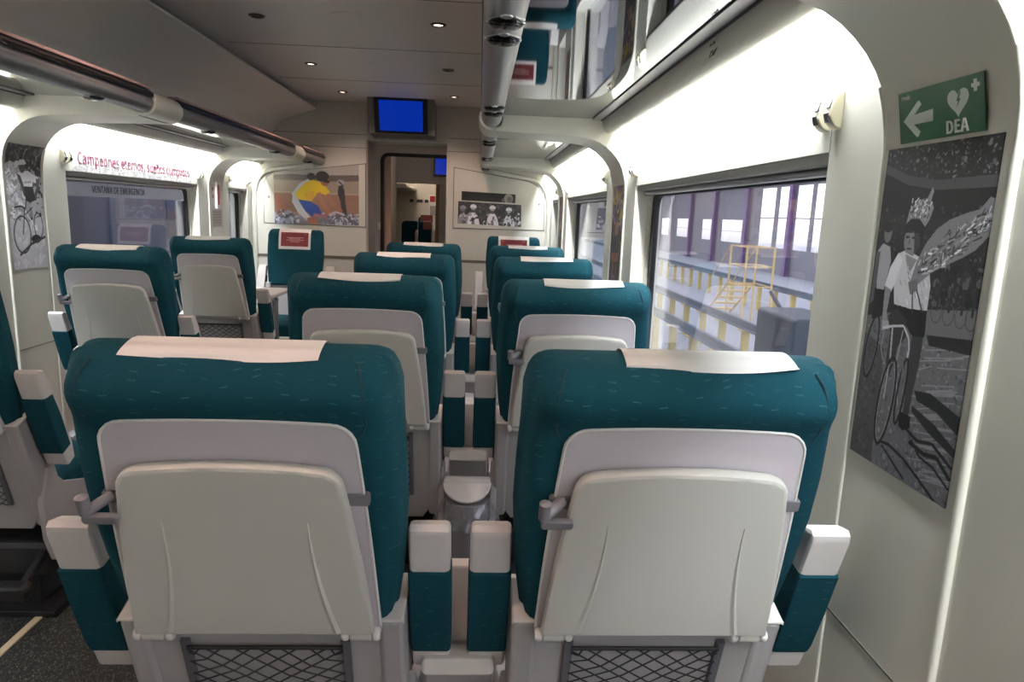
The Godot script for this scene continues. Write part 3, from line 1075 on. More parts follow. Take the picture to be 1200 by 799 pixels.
func build_seats() -> void:
	var cv := Canvas.new(192, 136, Color(0.46, 0.16, 0.18))
	cv.grain(0.05)
	for l in [[0.34, 0.5, 0.22], [0.44, 0.62, 0.30], [0.54, 0.74, 0.20], [0.66, 0.36, 0.34]]:
		var x: float = l[2]
		while x < 1.0 - float(l[2]):
			var ww := 0.02 + cv.r.randf() * 0.05
			cv.rect(x, l[0], minf(x + ww, 0.95), float(l[0]) + 0.05, Color(0.80, 0.66, 0.66))
			x += ww + 0.012
	cv.rect(0.06, 0.07, 0.14, 0.14, Color(0.62, 0.36, 0.36))
	cv.rect(0.84, 0.07, 0.93, 0.15, Color(0.62, 0.36, 0.36))
	M.cover_print = printed(cv.texture(), 0.8)
	var spots := [
		[-0.323, -1.25, 0, "aisle seat of the nearest row, left foreground", -0.010, 0.128],
		[0.290, -1.25, 0, "window seat of the nearest row, right foreground", 0.030, 0.118],
		[-0.323, -2.30, 0, "aisle seat of the second double row", -0.01, 0.115],
		[0.290, -2.30, 0, "window seat of the second double row", 0.015, 0.115],
		[-0.323, -3.35, 0, "aisle seat of the third double row", 0.0, 0.115],
		[0.290, -3.35, 0, "window seat of the third double row", 0.01, 0.115],
		[-0.323, -4.40, 0, "aisle seat of the fourth double row, before the doorway", 0.0, 0.115],
		[0.290, -4.40, 0, "window seat of the fourth double row", 0.0, 0.115],
		[-1.510, -2.18, 0, "single seat cut off by the left picture edge", 0.0, 0.12],
		[-1.510, -3.23, 0, "middle single seat, near end of the left window", 0.0, 0.12],
		[-1.510, -4.28, 0, "far single seat, far end of the left window", 0.0, 0.12],
		[-1.500, -5.45, 1, "single seat facing the camera, under the yellow cyclist", 0.0, 0.128],
		[0.290, -5.45, 1, "right seat facing the camera, against the end wall", 0.0, 0.128]]
	var proto := {}
	for i in spots.size():
		var k: Array = spots[i]
		var at := Vector3(k[0], 0, k[1])
		var label: String = k[3]
		var inner := -1.0 if k[0] > 0.0 else 1.0
		var st: Node3D
		if not proto.has(inner):
			proto[inner] = make_seat("teal upholstered " + label, inner)
			st = proto[inner]
			st.position = at
		else:
			st = copy(proto[inner], at, "teal upholstered " + label)
		if k[2]: st.rotation.y = PI
		var c := make_cover(k[4], k[5], 100 + i)
		c.name = numbered("headrest_cover")
		add_child(c)
		c.position = at
		if k[2]: c.rotation.y = PI
		tag(c, "white cloth headrest cover on the " + label.split(",")[0], "headrest cover", "headrest covers")
	# waste bins between the seats of each pair
	var bins := ["nearest row", "second row", "third row", "fourth row"]
	for i in 4:
		make_bin(Vector3(-0.017, 0, -1.25 - 1.05 * i), bins[i])

func make_bin(at: Vector3, which: String) -> void:
	var t := thing("waste_bin", "pale waste bin with bag between the two seats of the " + which, "waste bin", at, "bins between the seats")
	var g := Geo.new()
	g.rbox(Vector3(0, 0.63, 0.115), Vector3(0.11, 0.15, 0.03), 0.008, 0.004)
	g.rbox(Vector3(0, 0.50, 0.08), Vector3(0.13, 0.20, 0.05), 0.01, 0.006)
	obj("connector", g, M.arm, t)
	g = Geo.new()
	g.rbox(Vector3(0, 0.545, 0.165), Vector3(0.128, 0.035, 0.045), 0.012, 0.006)
	obj("cross_bar", g, M.knob, t)
	g = Geo.new()
	g.rbox(Vector3(0, 0.467, 0.20), Vector3(0.15, 0.022, 0.02), 0.006, 0.003)
	var half := PackedVector2Array()
	for i in 17:
		var a := PI * i / 16.0
		half.append(Vector2(cos(a) * 0.078, sin(a) * 0.088))
	g.prism(half, Vector3(0, 0.455, 0.20), Vector3.RIGHT, Vector3(0, -0.40, 0.92).normalized(), Vector3(0, 0.92, 0.40).normalized() * 0.010, 0.003)
	obj("lid", g, M.arm, t)
	g = Geo.new()
	g.lathe([[0.066, 0.0], [0.068, 0.01], [0.062, 0.16], [0.058, 0.20], [0.02, 0.205]], Vector3(0, 0.415, 0.225), Vector3.DOWN, 20)
	obj("bin_body", g, M.latch, t, 50)
	# thin bag turned over the rim
	g = Geo.new()
	var r := RandomNumberGenerator.new()
	r.seed = 5
	var grid := []
	for i in 5:
		var row := []
		for k in 41:
			var a := TAU * k / 40.0
			var rad := 0.072 + 0.006 * i + (0.0 if k == 40 else 0.010 * (r.randf() - 0.3) * i * 0.6)
			row.append(Vector3(cos(a) * rad, 0.418 - i * 0.017 + 0.006 * (r.randf() - 0.5), 0.225 + sin(a) * rad))
		row[40] = row[0]
		grid.append(row)
	g.sheet(grid, Vector3(0.0006, 0.0006, 0.0))
	obj("bag", g, M.bag, t, 20)

func build_table() -> void:
	var t := thing("table", "white fixed table between the facing single seats on the left", "table", Vector3(-1.66, 0, -4.87))
	var g := Geo.new()
	g.rbox(Vector3(0, 0, 0), Vector3(0.60, 0.46, 0.028), 0.05, 0.008, Basis(Vector3.RIGHT, Vector3.FORWARD, Vector3.UP))
	for i in g.t.size(): g.t[i] += Vector3(-0.02, 0.715, 0)
	obj("tabletop", g, M.arm, t)
	g = Geo.new()
	g.lathe([[0.016, 0.0], [0.024, 0.002], [0.024, 0.02], [0.016, 0.022]], Vector3(0.262, 0.698, 0.10), Vector3.DOWN, 16)
	obj("leg_collar", g, M.chrome, t)
	g = Geo.new()
	g.lathe([[0.06, 0.0], [0.06, 0.012], [0.020, 0.02], [0.020, 0.69]], Vector3(0.262, 0.0, 0.10), Vector3.UP, 18)
	obj("leg", g, M.metal, t)

# ------------------------------------------------------------------ end wall with doorway, screen and panels
func build_back_wall() -> void:
	var wb := setting("wall_back")
	var g := Geo.new()
	slab(g, -2.25, -1.02, 0.0, 2.36, BACK, BACK + 0.35)
	obj("left_panel", g, M.panel_back, wb)
	g = Geo.new()
	slab(g, -0.31, 0.85, 0.0, 2.36, BACK, BACK + 0.35)
	obj("right_panel", g, M.panel_back, wb)
	g = Geo.new()
	slab(g, -1.02, -0.31, 1.93, 2.36, BACK + 0.02, BACK + 0.35)
	obj("header", g, M.panel_back, wb)
	# seams of the upper panels
	for q in [[-2.05, -1.03, 1.975], [-2.05, -1.03, 1.86], [-0.30, 0.10, 1.975], [-0.30, 0.10, 1.86]]:
		g = Geo.new()
		slab(g, q[0], q[1], q[2] - 0.002, q[2] + 0.002, BACK - 0.001, BACK + 0.003)
		obj("panel_joint", g, M.seam, wb)
	# rub rail at arm height
	for q in [[-2.02, -1.03], [-0.30, 0.62]]:
		g = Geo.new()
		slab(g, q[0], q[1], 0.865, 0.89, BACK - 0.008, BACK + 0.01, 0.003)
		obj("rub_rail", g, M.brown, wb)
	# recess linings, portal
	g = Geo.new()
	slab(g, -1.035, -1.015, 0.0, 1.93, BACK - 0.004, BACK + 0.36, 0.003)
	obj("jamb_lining", g, M.jamb, wb)
	g = Geo.new()
	slab(g, -0.97, -0.36, 1.944, 1.948, BACK + 0.014, BACK + 0.024)
	obj("label_marks", g, M.latch, wb)
	var dr := setting("door_1")
	var o := Vector3(-0.60, 0.93, -(BACK + 0.36))
	g = Geo.new()
	frame_ring(g, Geo.round_rect(0.86, 2.06, 0.01, 6), Geo.round_rect(0.70, 1.84, 0.07, 6), o, Vector3.RIGHT, Vector3.UP, Vector3(0, 0, -0.03))
	obj("portal_frame", g, M.jamb, dr)
	g = Geo.new()
	frame_ring(g, Geo.round_rect(0.712, 1.852, 0.075, 6), Geo.round_rect(0.65, 1.79, 0.05, 6), o + Vector3(0, 0, 0.004), Vector3.RIGHT, Vector3.UP, Vector3(0, 0, -0.04))
	obj("seal", g, M.rubber, dr)
	g = Geo.new()
	slab(g, -0.955, -0.860, 0.0, 1.83, BACK + 0.41, BACK + 0.44, 0.004)
	obj("door_leaf", g, M.wood, dr)
	g = Geo.new()
	slab(g, -1.035, -1.008, 0.60, 1.25, BACK + 0.30, BACK + 0.35, 0.004)
	obj("grab_edge", g, M.metal, dr)
	g = Geo.new()
	slab(g, -0.975, -0.955, 1.13, 1.20, BACK + 0.335, BACK + 0.36, 0.003)
	obj("catch", g, M.panel, dr)
	# framed hatches on both sides
	var fl := [-1.955, 1.165, -1.955, 1.46, -1.945, 1.53, -1.915, 1.585, -1.865, 1.615, -1.035, 1.727, -1.035, 1.155]
	var fr := [-0.245, 1.175, -0.245, 1.725, 0.37, 1.637, 0.46, 1.618, 0.525, 1.585, 0.572, 1.535, 0.592, 1.48, 0.60, 1.18]
	for f in [fl, fr]:
		var hatch := thing("wall_hatch", ("left" if f == fl else "right") + " cream hatch panel with slanted top on the end wall", "hatch", Vector3.ZERO, "end wall hatches")
		g = Geo.new()
		g.prism(V2(f), Vector3(0, 0, -BACK), Vector3.RIGHT, Vector3.UP, Vector3(0, 0, 0.003))
		obj("joint", g, M.seam, hatch)
		var inner := Geometry2D.offset_polygon(V2(f), -0.006)
		g = Geo.new()
		g.prism(inner[0], Vector3(0, 0, -BACK), Vector3.RIGHT, Vector3.UP, Vector3(0, 0, 0.006), 0.002)
		obj("hatch_panel", g, M.panel_back, hatch)
		g = Geo.new()
		g.lathe([[0.010, 0.0], [0.010, 0.003], [0.0001, 0.004]], Vector3(-1.905 if f == fl else 0.545, 1.40 if f == fl else 1.42, -BACK + 0.006), Vector3.BACK, 12)
		obj("lock", g, M.latch, hatch)
	# moulded frame along the curve where side wall and end wall meet
	for s in [-1.0, 1.0]:
		var pts := []
		for k in [[1.335, 0.0], [1.335, 1.40], [1.325, 1.48], [1.305, 1.54], [1.27, 1.59], [1.22, 1.625], [1.15, 1.645], [0.80, 1.70]]:
			pts.append(Vector3(XC + s * k[0], k[1], -BACK + 0.01))
		var tr := setting("trim_%d" % (20 + int(s > 0)))
		g = Geo.new()
		g.tube(pts, 0.022, 10)
		obj("moulding", g, M.panel, tr, 60)
	# screen in its housing over the door
	var tv := thing("ceiling_screen", "small screen showing plain blue, in a grey housing above the doorway", "screen")
	var nrm := Vector3(0, -0.329, 0.944).normalized()
	var up := Vector3(0, 0.944, 0.329).normalized()
	var c := Vector3(-0.688, 2.108, -6.088)
	g = Geo.new()
	g.prism(V2([-6.06, 2.252, -6.16, 1.965, -6.42, 1.955, -6.42, 2.252]), Vector3(-0.97, 0, 0), Vector3(0, 0, 1), Vector3.UP, Vector3(0.565, 0, 0), 0.006)
	obj("housing", g, M.bezel, tv)
	g = Geo.new()
	g.rbox(c - nrm * 0.018, Vector3(0.452, 0.292, 0.030), 0.008, 0.003, Basis(Vector3.RIGHT, up, nrm))
	obj("bezel", g, M.black, tv)
	g = Geo.new()
	g.box(c - nrm * 0.006, Vector3(0.366, 0.252, 0.012), 0.0, Basis(Vector3.RIGHT, up, nrm))
	obj("screen_glass", g, M.screen, tv)
	var al := AreaLight3D.new()
	al.name = "screen_light"
	al.area_size = Vector2(0.36, 0.25)
	al.light_color = Color(0.1, 0.3, 1.0)
	al.light_energy = 0.004
	al.area_range = 9.0
	al.shadow_enabled = true
	tv.add_child(al)
	al.transform = Transform3D(Basis(Vector3.RIGHT, up, nrm), c + nrm * 0.004)

# ------------------------------------------------------------------ prints, signs
func build_pictures() -> void:
	var near := Vector3(0, 0, 1)
	var far := Vector3(0, 0, -1)
	# black and white racer with bouquet, on the nearest right post
	var a := print_sheet("cyclist_poster", [-0.1225, -0.25, 0.1225, -0.25, 0.1225, 0.248, -0.1225, 0.248], Vector3(0.6495, 1.194, -0.9725), near, Vector3.UP, printed(poster_bouquet(), 0.55), self)
	# print_sheet looks along right x up; the sheet must face the aisle
	fix_facing(a, Vector3.LEFT)
	tag(a, "large black and white poster of a cyclist with bouquets on the right post", "poster", "posters")
	var sg := thing("green_sign", "green first aid sign with white arrow, heart and the letters DEA", "sign", Vector3(0.6405, 1.483, -0.972))
	sg.rotation.z = 0.19
	var cs := Canvas.new(330, 140, Color(0.05, 0.33, 0.20))
	var wh := Color(0.87, 0.90, 0.86)
	cs.poly([0.055, 0.56, 0.255, 0.22, 0.275, 0.22, 0.30, 0.30, 0.205, 0.47, 0.44, 0.43, 0.435, 0.66, 0.195, 0.66, 0.275, 0.81, 0.245, 0.91, 0.225, 0.91], wh)
	var hp := []
	for i in 40:
		var q := TAU * i / 40
		hp.append(0.725 + 0.118 * pow(sin(q), 3)); hp.append(0.40 - 0.0175 * (13 * cos(q) - 5 * cos(2 * q) - 2 * cos(3 * q) - cos(4 * q)))
	cs.poly(hp, wh)
	cs.poly([0.745, 0.235, 0.705, 0.40, 0.725, 0.40, 0.708, 0.52, 0.755, 0.36, 0.735, 0.36, 0.758, 0.25], Color(0.05, 0.33, 0.20))
	cs.rect(0.868, 0.16, 0.955, 0.235, wh)
	cs.rect(0.893, 0.095, 0.930, 0.30, wh)
	fix_facing(print_sheet("face", [-0.09, -0.036, 0.09, -0.036, 0.09, 0.038, -0.09, 0.038], Vector3.ZERO, near, Vector3.UP, printed(cs.texture(), 0.3), sg), Vector3.LEFT)
	lettering("letters", "DEA", 0.0175, Vector3(-0.0022, -0.024, 0.038), -PI / 2, M.white_ink, sg, true)
	lettering("small_letters", "renfe", 0.0065, Vector3(-0.0022, 0.030, -0.071), -PI / 2, M.white_ink, sg)
	# narrow colour prints on the further right posts
	var c2 := Canvas.new(80, 200, Color(0.22, 0.19, 0.20))
	c2.rect(0, 0, 1, 0.12, Color(0.50, 0.42, 0.58))
	c2.dabs(0, 0.05, 1, 0.40, 70, 0.10, [Color(0.78, 0.68, 0.26), Color(0.55, 0.46, 0.60), Color(0.68, 0.60, 0.34), Color(0.40, 0.36, 0.44)])
	c2.dabs(0, 0.35, 1, 0.62, 40, 0.12, [Color(0.20, 0.25, 0.45), Color(0.15, 0.14, 0.16), Color(0.45, 0.28, 0.22)])
	c2.poly([0.2, 0.45, 0.75, 0.42, 0.9, 0.66, 0.7, 1.0, 0.3, 1.0, 0.15, 0.66], Color(0.13, 0.13, 0.16))
	c2.oval(0.5, 0.38, 0.16, 0.06, Color(0.55, 0.40, 0.34))
	c2.poly([0.1, 0.60, 0.9, 0.58, 0.85, 0.66, 0.15, 0.68], Color(0.55, 0.36, 0.28))
	c2.line([0.35, 0.68, 0.35, 0.98], 0.16, Color(0.50, 0.36, 0.30))
	c2.line([0.65, 0.68, 0.68, 0.98], 0.16, Color(0.42, 0.30, 0.26))
	c2.dabs(0, 0.8, 1, 1, 25, 0.10, [Color(0.45, 0.42, 0.44), Color(0.25, 0.22, 0.22)])
	c2.grain(0.08)
	a = post_print(1.0, 3.25, 0.115, 0.94, 1.47, printed(c2.texture()))
	tag(a, "narrow colour poster with dark figure on the second right post", "poster", "posters")
	var c3 := Canvas.new(80, 200, Color(0.40, 0.26, 0.26))
	c3.dabs(0, 0, 1, 0.45, 60, 0.13, [Color(0.48, 0.30, 0.32), Color(0.36, 0.20, 0.22), Color(0.60, 0.46, 0.44)])
	c3.dabs(0, 0.42, 1, 1, 70, 0.12, [Color(0.62, 0.40, 0.22), Color(0.30, 0.20, 0.18), Color(0.52, 0.50, 0.46), Color(0.36, 0.20, 0.20)])
	c3.grain(0.08)
	a = post_print(1.0, 5.53, 0.115, 0.92, 1.47, printed(c3.texture()))
	tag(a, "narrow reddish poster on the right post nearest the end wall", "poster", "posters")
	# black and white racer on the left post
	a = post_print(-1.0, 3.25, 0.122, 1.00, 1.548, printed(poster_climber()))
	tag(a, "black and white poster of a climbing cyclist with cap on the left post", "poster", "posters")
	# emergency equipment label on the further left post
	var al := thing("alarm_label", "white and red emergency equipment label on the far left post", "label", Vector3(-2.0495, 1.36, -5.53))
	var c4 := Canvas.new(120, 240, Color(0.78, 0.75, 0.73))
	c4.rect(0.28, 0.06, 0.62, 0.56, Color(0.90, 0.88, 0.86))
	c4.rect(0.34, 0.10, 0.52, 0.50, Color(0.60, 0.10, 0.12))
	c4.rect(0.08, 0.20, 0.24, 0.42, Color(0.62, 0.12, 0.14))
	c4.rect(0.72, 0.20, 0.92, 0.42, Color(0.62, 0.12, 0.14))
	c4.oval(0.43, 0.2, 0.05, 0.04, Color(0.9, 0.85, 0.84))
	c4.oval(0.16, 0.3, 0.04, 0.05, Color(0.9, 0.85, 0.84))
	c4.rect(0.04, 0.64, 0.96, 0.98, Color(0.66, 0.60, 0.58))
	for i in 5: c4.rect(0.10, 0.68 + i * 0.055, 0.9, 0.70 + i * 0.055, Color(0.52, 0.44, 0.43))
	fix_facing(print_sheet("face", [-0.10, -0.22, 0.10, -0.22, 0.10, 0.16, -0.10, 0.16], Vector3.ZERO, far, Vector3.UP, printed(c4.texture()), al), Vector3.RIGHT)
	var g := Geo.new()
	slab(g, -0.001, 0.018, -0.075, 0.125, -0.028, 0.032, 0.004)
	obj("alarm_box", g, M.panel, al)
	g = Geo.new()
	slab(g, 0.018, 0.022, -0.045, 0.105, -0.018, 0.010, 0.002)
	obj("red_handle", g, mat(Color(0.60, 0.09, 0.11), 0.4), al)
	# end wall pictures
	a = print_sheet("cyclist_picture", [-1.856, 1.168, -1.100, 1.172, -1.098, 1.712, -1.856, 1.612], Vector3(0, 0, -BACK + 0.0065), Vector3.RIGHT, Vector3.UP, printed(poster_yellow()), self)
	tag(a, "colour picture of a cyclist in a yellow jersey on the end wall", "picture")
	var c5 := Canvas.new(200, 40, Color(0.10, 0.09, 0.08))
	c5.dabs(0, 0, 1, 1, 60, 0.02, [Color(0.14, 0.12, 0.10), Color(0.07, 0.065, 0.06)])
	c5.oval(0.87, 0.6, 0.085, 0.5, Color(0.62, 0.60, 0.57))
	c5.oval(0.89, 0.7, 0.05, 0.3, Color(0.45, 0.43, 0.41))
	c5.oval(0.77, 0.75, 0.03, 0.2, Color(0.4, 0.38, 0.36))
	a = print_sheet("dark_picture", [-0.168, 1.432, 0.325, 1.424, 0.325, 1.502, -0.168, 1.514], Vector3(0, 0, -BACK + 0.0065), Vector3.RIGHT, Vector3.UP, printed(c5.texture()), self)
	tag(a, "narrow dark picture strip above the three cyclists on the end wall", "picture")
	a = print_sheet("trio_picture", [-0.200, 1.222, 0.386, 1.210, 0.381, 1.408, -0.197, 1.424], Vector3(0, 0, -BACK + 0.0065), Vector3.RIGHT, Vector3.UP, printed(poster_trio()), self)
	tag(a, "black and white picture of three cyclists on the end wall", "picture")
	# slogan over the left window, with a faint crowd print below it
	var sl := thing("wall_slogan", "pink slogan lettering with a faint grey crowd print over the left window", "lettering", Vector3(-2.0545, 1.50, -4.36))
	lettering("letters", "Campeones eternos, sueños cumplidos", 0.056, Vector3(0.0012, 0.026, -0.015), PI / 2, M.pink_ink, sl).scale = Vector3(1.0, 1.0, 1.0)
	var c6 := Canvas.new(512, 40, Color(0.85, 0.84, 0.79))
	c6.dabs(0, 0.55, 1, 1, 260, 0.007, [Color(0.64, 0.63, 0.64), Color(0.70, 0.69, 0.69), Color(0.76, 0.75, 0.73), Color(0.58, 0.57, 0.60)])
	for i in 90:
		var x := c6.r.randf()
		var y := 0.15 + 0.5 * c6.r.randf()
		c6.line([x, 1.0, x + 0.004, y], 0.003, Color(0.64, 0.63, 0.64))
		c6.oval(x + 0.004, y, 0.004, 0.07, Color(0.60, 0.59, 0.61))
	fix_facing(print_sheet("crowd_print", [-0.72, -0.038, 0.72, -0.038, 0.72, 0.028, -0.72, 0.028], Vector3(0, -0.003, 0.0), far, Vector3.UP, printed(c6.texture(), 0.32), sl, 0.0006), Vector3.RIGHT)
	# frosted emergency band on the left window
	var eb := thing("window_sticker", "pale frosted band with grey letters on the top of the left window", "sticker", Vector3(XC - 1.4345, 1.372, -4.39))
	g = Geo.new()
	slab(g, 0.0, 0.0012, -0.036, 0.036, -0.775, 0.775)
	obj("frosted_band", g, M.frost, eb)
	lettering("letters", "VENTANA DE EMERGENCIA", 0.036, Vector3(0.0022, 0.002, 0.14), PI / 2, M.ink, eb)

func fix_facing(mi: MeshInstance3D, _towards: Vector3) -> void:
	mi.cast_shadow = GeometryInstance3D.SHADOW_CASTING_SETTING_ON

func grey(k: float) -> Color:
	k = clampf((k - 0.07) * 1.30, 0.015, 0.95)
	return Color(k, k * 0.985, k * 1.015)

func poster_bouquet() -> ImageTexture:
	var c := Canvas.new(300, 600, grey(0.15))
	var f := func(a: Array) -> Array:      # coordinates as measured on the print
		var o := []
		for i in a.size() / 2:
			o.append((a[i * 2] + 0.08) / 1.08); o.append((a[i * 2 + 1] + 0.02) / 1.09)
		return o
	c.dabs(0, 0, 1, 0.10, 420, 0.009, [grey(0.26), grey(0.36), grey(0.16), grey(0.46), grey(0.20)])      # stand full of people
	c.poly(f.call([-0.08, 0.03, 0.2, 0.075, 0.5, 0.095, 1.0, 0.09, 1.0, 0.125, 0.5, 0.125, 0.2, 0.105, -0.08, 0.06]), grey(0.30))
	c.poly(f.call([-0.08, 0.06, 0.2, 0.105, 0.5, 0.125, 1.0, 0.125, 1.0, 0.22, -0.08, 0.2]), grey(0.085))
	c.dabs(0, 0.18, 1, 0.55, 700, 0.010, [grey(0.09), grey(0.14), grey(0.20), grey(0.11), grey(0.30), grey(0.24)])      # crowd
	c.dabs(0.5, 0.34, 1, 0.52, 120, 0.022, [grey(0.07), grey(0.11), grey(0.20), grey(0.33)])
	c.poly(f.call([-0.08, 0.56, 0.5, 0.50, 1.0, 0.47, 1.0, 1.07, -0.08, 1.07]), grey(0.40))      # road
	c.dabs(0, 0.56, 1, 1, 900, 0.012, [grey(0.36), grey(0.44), grey(0.40), grey(0.50), grey(0.32)])
	for k in 40:
		var y := 0.52 + 0.42 * c.r.randf()
		var x := 0.55 + 0.3 * c.r.randf()
		c.line([x, y + 0.03, x + 0.15 + 0.2 * c.r.randf(), y], 0.008, grey(0.52))
	c.poly(f.call([-0.08, 0.62, 0.18, 0.66, 0.2, 1.07, -0.08, 1.07]), grey(0.30))
	c.dabs(0, 0.62, 0.2, 1, 150, 0.014, [grey(0.26), grey(0.34), grey(0.30)])
	c.poly(f.call([0.60, 0.575, 1.0, 0.555, 1.0, 0.60, 0.64, 0.605]), grey(0.15))      # cast shadows on the road
	c.poly(f.call([0.56, 0.76, 0.72, 0.75, 1.0, 0.785, 1.0, 0.84, 0.80, 0.80, 0.60, 0.79]), grey(0.16))
	c.poly(f.call([0.56, 0.81, 0.80, 0.84, 1.0, 0.885, 1.0, 0.91, 0.74, 0.87, 0.56, 0.83]), grey(0.18))
	for x in [0.66, 0.77, 0.88, 0.97]:
		c.ring((x + 0.08) / 1.08, 0.475, 0.045, 0.03, 0.007, grey(0.30))
		c.line([(x + 0.08) / 1.08, 0.40, (x + 0.08) / 1.08, 0.47], 0.02, grey(0.18))
	# companion at the left
	c.oval(0.115, 0.262, 0.042, 0.03, grey(0.42))
	c.oval(0.11, 0.243, 0.045, 0.016, grey(0.08))
	c.poly(f.call([-0.05, 0.325, 0.0, 0.30, 0.09, 0.31, 0.12, 0.36, 0.08, 0.46, 0.0, 0.47, -0.03, 0.42]), grey(0.60))
	c.poly(f.call([-0.07, 0.33, -0.02, 0.33, -0.02, 0.50, -0.07, 0.52]), grey(0.34))
	c.poly(f.call([-0.03, 0.46, 0.09, 0.46, 0.10, 0.55, -0.02, 0.57]), grey(0.10))
	c.ring(0.095, 0.63, 0.06, 0.105, 0.016, grey(0.08), 0.12)
	c.ring(0.095, 0.63, 0.05, 0.092, 0.005, grey(0.42), 0.12)
	# second bouquet held up behind the head
	c.poly(f.call([0.23, 0.24, 0.25, 0.185, 0.33, 0.155, 0.42, 0.148, 0.455, 0.115, 0.475, 0.128, 0.46, 0.155, 0.495, 0.18, 0.47, 0.215, 0.42, 0.25, 0.33, 0.215]), grey(0.52))
	for i in 70:
		var q := Vector2(lerpf(0.26, 0.47, c.r.randf()), lerpf(0.16, 0.22, c.r.randf()))
		c.line(f.call([q.x, q.y, q.x + 0.04 * (c.r.randf() - 0.3), q.y - 0.016 * c.r.randf()]), 0.009, [grey(0.86), grey(0.34), grey(0.70), grey(0.26)][c.r.randi() % 4])
	# racer: shirt, sleeve, arm, head
	c.poly(f.call([0.19, 0.33, 0.28, 0.315, 0.42, 0.335, 0.52, 0.35, 0.57, 0.42, 0.57, 0.50, 0.40, 0.505, 0.22, 0.50, 0.18, 0.42]), grey(0.72))
	c.poly(f.call([0.19, 0.33, 0.25, 0.35, 0.20, 0.43, 0.17, 0.46, 0.085, 0.445, 0.12, 0.38]), grey(0.78))
	c.poly(f.call([0.09, 0.445, 0.165, 0.455, 0.15, 0.53, 0.175, 0.575, 0.115, 0.58, 0.10, 0.52]), grey(0.52))
	c.poly(f.call([0.11, 0.565, 0.20, 0.56, 0.215, 0.585, 0.12, 0.60]), grey(0.58))
	c.poly(f.call([0.27, 0.33, 0.33, 0.40, 0.40, 0.345]), grey(0.50))
	for i in 26:
		var q := Vector2(lerpf(0.24, 0.54, c.r.randf()), lerpf(0.37, 0.49, c.r.randf()))
		c.line(f.call([q.x, q.y, q.x + 0.03, q.y + 0.03 * c.r.randf()]), 0.012, [grey(0.84), grey(0.60), grey(0.66)][c.r.randi() % 3])
	c.poly(f.call([0.24, 0.26, 0.41, 0.26, 0.405, 0.305, 0.35, 0.335, 0.27, 0.325, 0.235, 0.295]), grey(0.46))
	c.poly(f.call([0.335, 0.26, 0.41, 0.26, 0.405, 0.305, 0.36, 0.33]), grey(0.24))
	c.poly(f.call([0.22, 0.265, 0.225, 0.235, 0.28, 0.215, 0.37, 0.215, 0.435, 0.24, 0.43, 0.285, 0.405, 0.29, 0.39, 0.262, 0.30, 0.252, 0.245, 0.262]), grey(0.06))
	c.line(f.call([0.25, 0.275, 0.29, 0.273]), 0.012, grey(0.12))
	c.line(f.call([0.315, 0.275, 0.35, 0.275]), 0.012, grey(0.10))
	c.line(f.call([0.30, 0.28, 0.29, 0.298]), 0.010, grey(0.30))
	c.line(f.call([0.275, 0.312, 0.325, 0.311]), 0.010, grey(0.16))
	# shorts and legs
	c.poly(f.call([0.22, 0.505, 0.40, 0.505, 0.57, 0.50, 0.585, 0.58, 0.53, 0.60, 0.44, 0.585, 0.36, 0.55, 0.24, 0.545]), grey(0.06))
	c.poly(f.call([0.17, 0.545, 0.26, 0.51, 0.38, 0.545, 0.40, 0.60, 0.32, 0.64, 0.24, 0.62]), grey(0.20))
	c.poly(f.call([0.22, 0.60, 0.33, 0.61, 0.31, 0.70, 0.26, 0.76, 0.22, 0.70]), grey(0.22))
	c.poly(f.call([0.46, 0.59, 0.57, 0.585, 0.57, 0.68, 0.55, 0.76, 0.54, 0.85, 0.48, 0.86, 0.475, 0.76, 0.46, 0.68]), grey(0.24))
	c.poly(f.call([0.44, 0.845, 0.56, 0.85, 0.57, 0.885, 0.50, 0.905, 0.45, 0.895]), grey(0.05))
	# big bouquet in cellophane
	c.poly(f.call([0.36, 0.42, 0.40, 0.35, 0.46, 0.295, 0.55, 0.245, 0.66, 0.215, 0.80, 0.195, 0.90, 0.185, 0.97, 0.15, 1.0, 0.155, 1.0, 0.26, 0.92, 0.30, 0.82, 0.325, 0.70, 0.35, 0.56, 0.38, 0.45, 0.42, 0.40, 0.45]), grey(0.46))
	for i in 240:
		var q := c.r.randf()
		var x := lerpf(0.42, 0.98, q)
		var y := lerpf(0.375, 0.215, q) + (c.r.randf() - 0.5) * 0.10 * (0.45 + 0.55 * sin(PI * q))
		c.line(f.call([x, y, minf(x + 0.07 * c.r.randf(), 1.0), y - 0.022 * c.r.randf()]), 0.005 + 0.009 * c.r.randf(), [grey(0.82), grey(0.30), grey(0.64), grey(0.22), grey(0.52), grey(0.40)][c.r.randi() % 6])
	c.poly(f.call([0.34, 0.42, 0.43, 0.405, 0.45, 0.44, 0.38, 0.46]), grey(0.40))
	c.line(f.call([0.40, 0.45, 0.43, 0.52]), 0.012, grey(0.24))
	c.line(f.call([0.44, 0.44, 0.53, 0.51]), 0.012, grey(0.24))
	# bicycle
	c.line(f.call([0.13, 0.59, 0.24, 0.575, 0.36, 0.565, 0.43, 0.60, 0.45, 0.64, 0.44, 0.67]), 0.016, grey(0.70))
	c.line(f.call([0.24, 0.58, 0.26, 0.68]), 0.018, grey(0.62))
	c.line(f.call([0.26, 0.68, 0.25, 0.83]), 0.010, grey(0.66))
	c.line(f.call([0.36, 0.58, 0.33, 0.70, 0.43, 0.86]), 0.010, grey(0.58))
	c.line(f.call([0.15, 0.60, 0.14, 0.66, 0.18, 0.70]), 0.012, grey(0.50))
	c.ring(0.325, 0.785, 0.075, 0.145, 0.018, grey(0.05), 0.10)
	c.ring(0.325, 0.785, 0.062, 0.130, 0.005, grey(0.56), 0.10)
	c.ring(0.47, 0.735, 0.035, 0.105, 0.016, grey(0.06), 0.08)
	c.line(f.call([0.41, 0.66, 0.42, 0.86]), 0.012, grey(0.40))
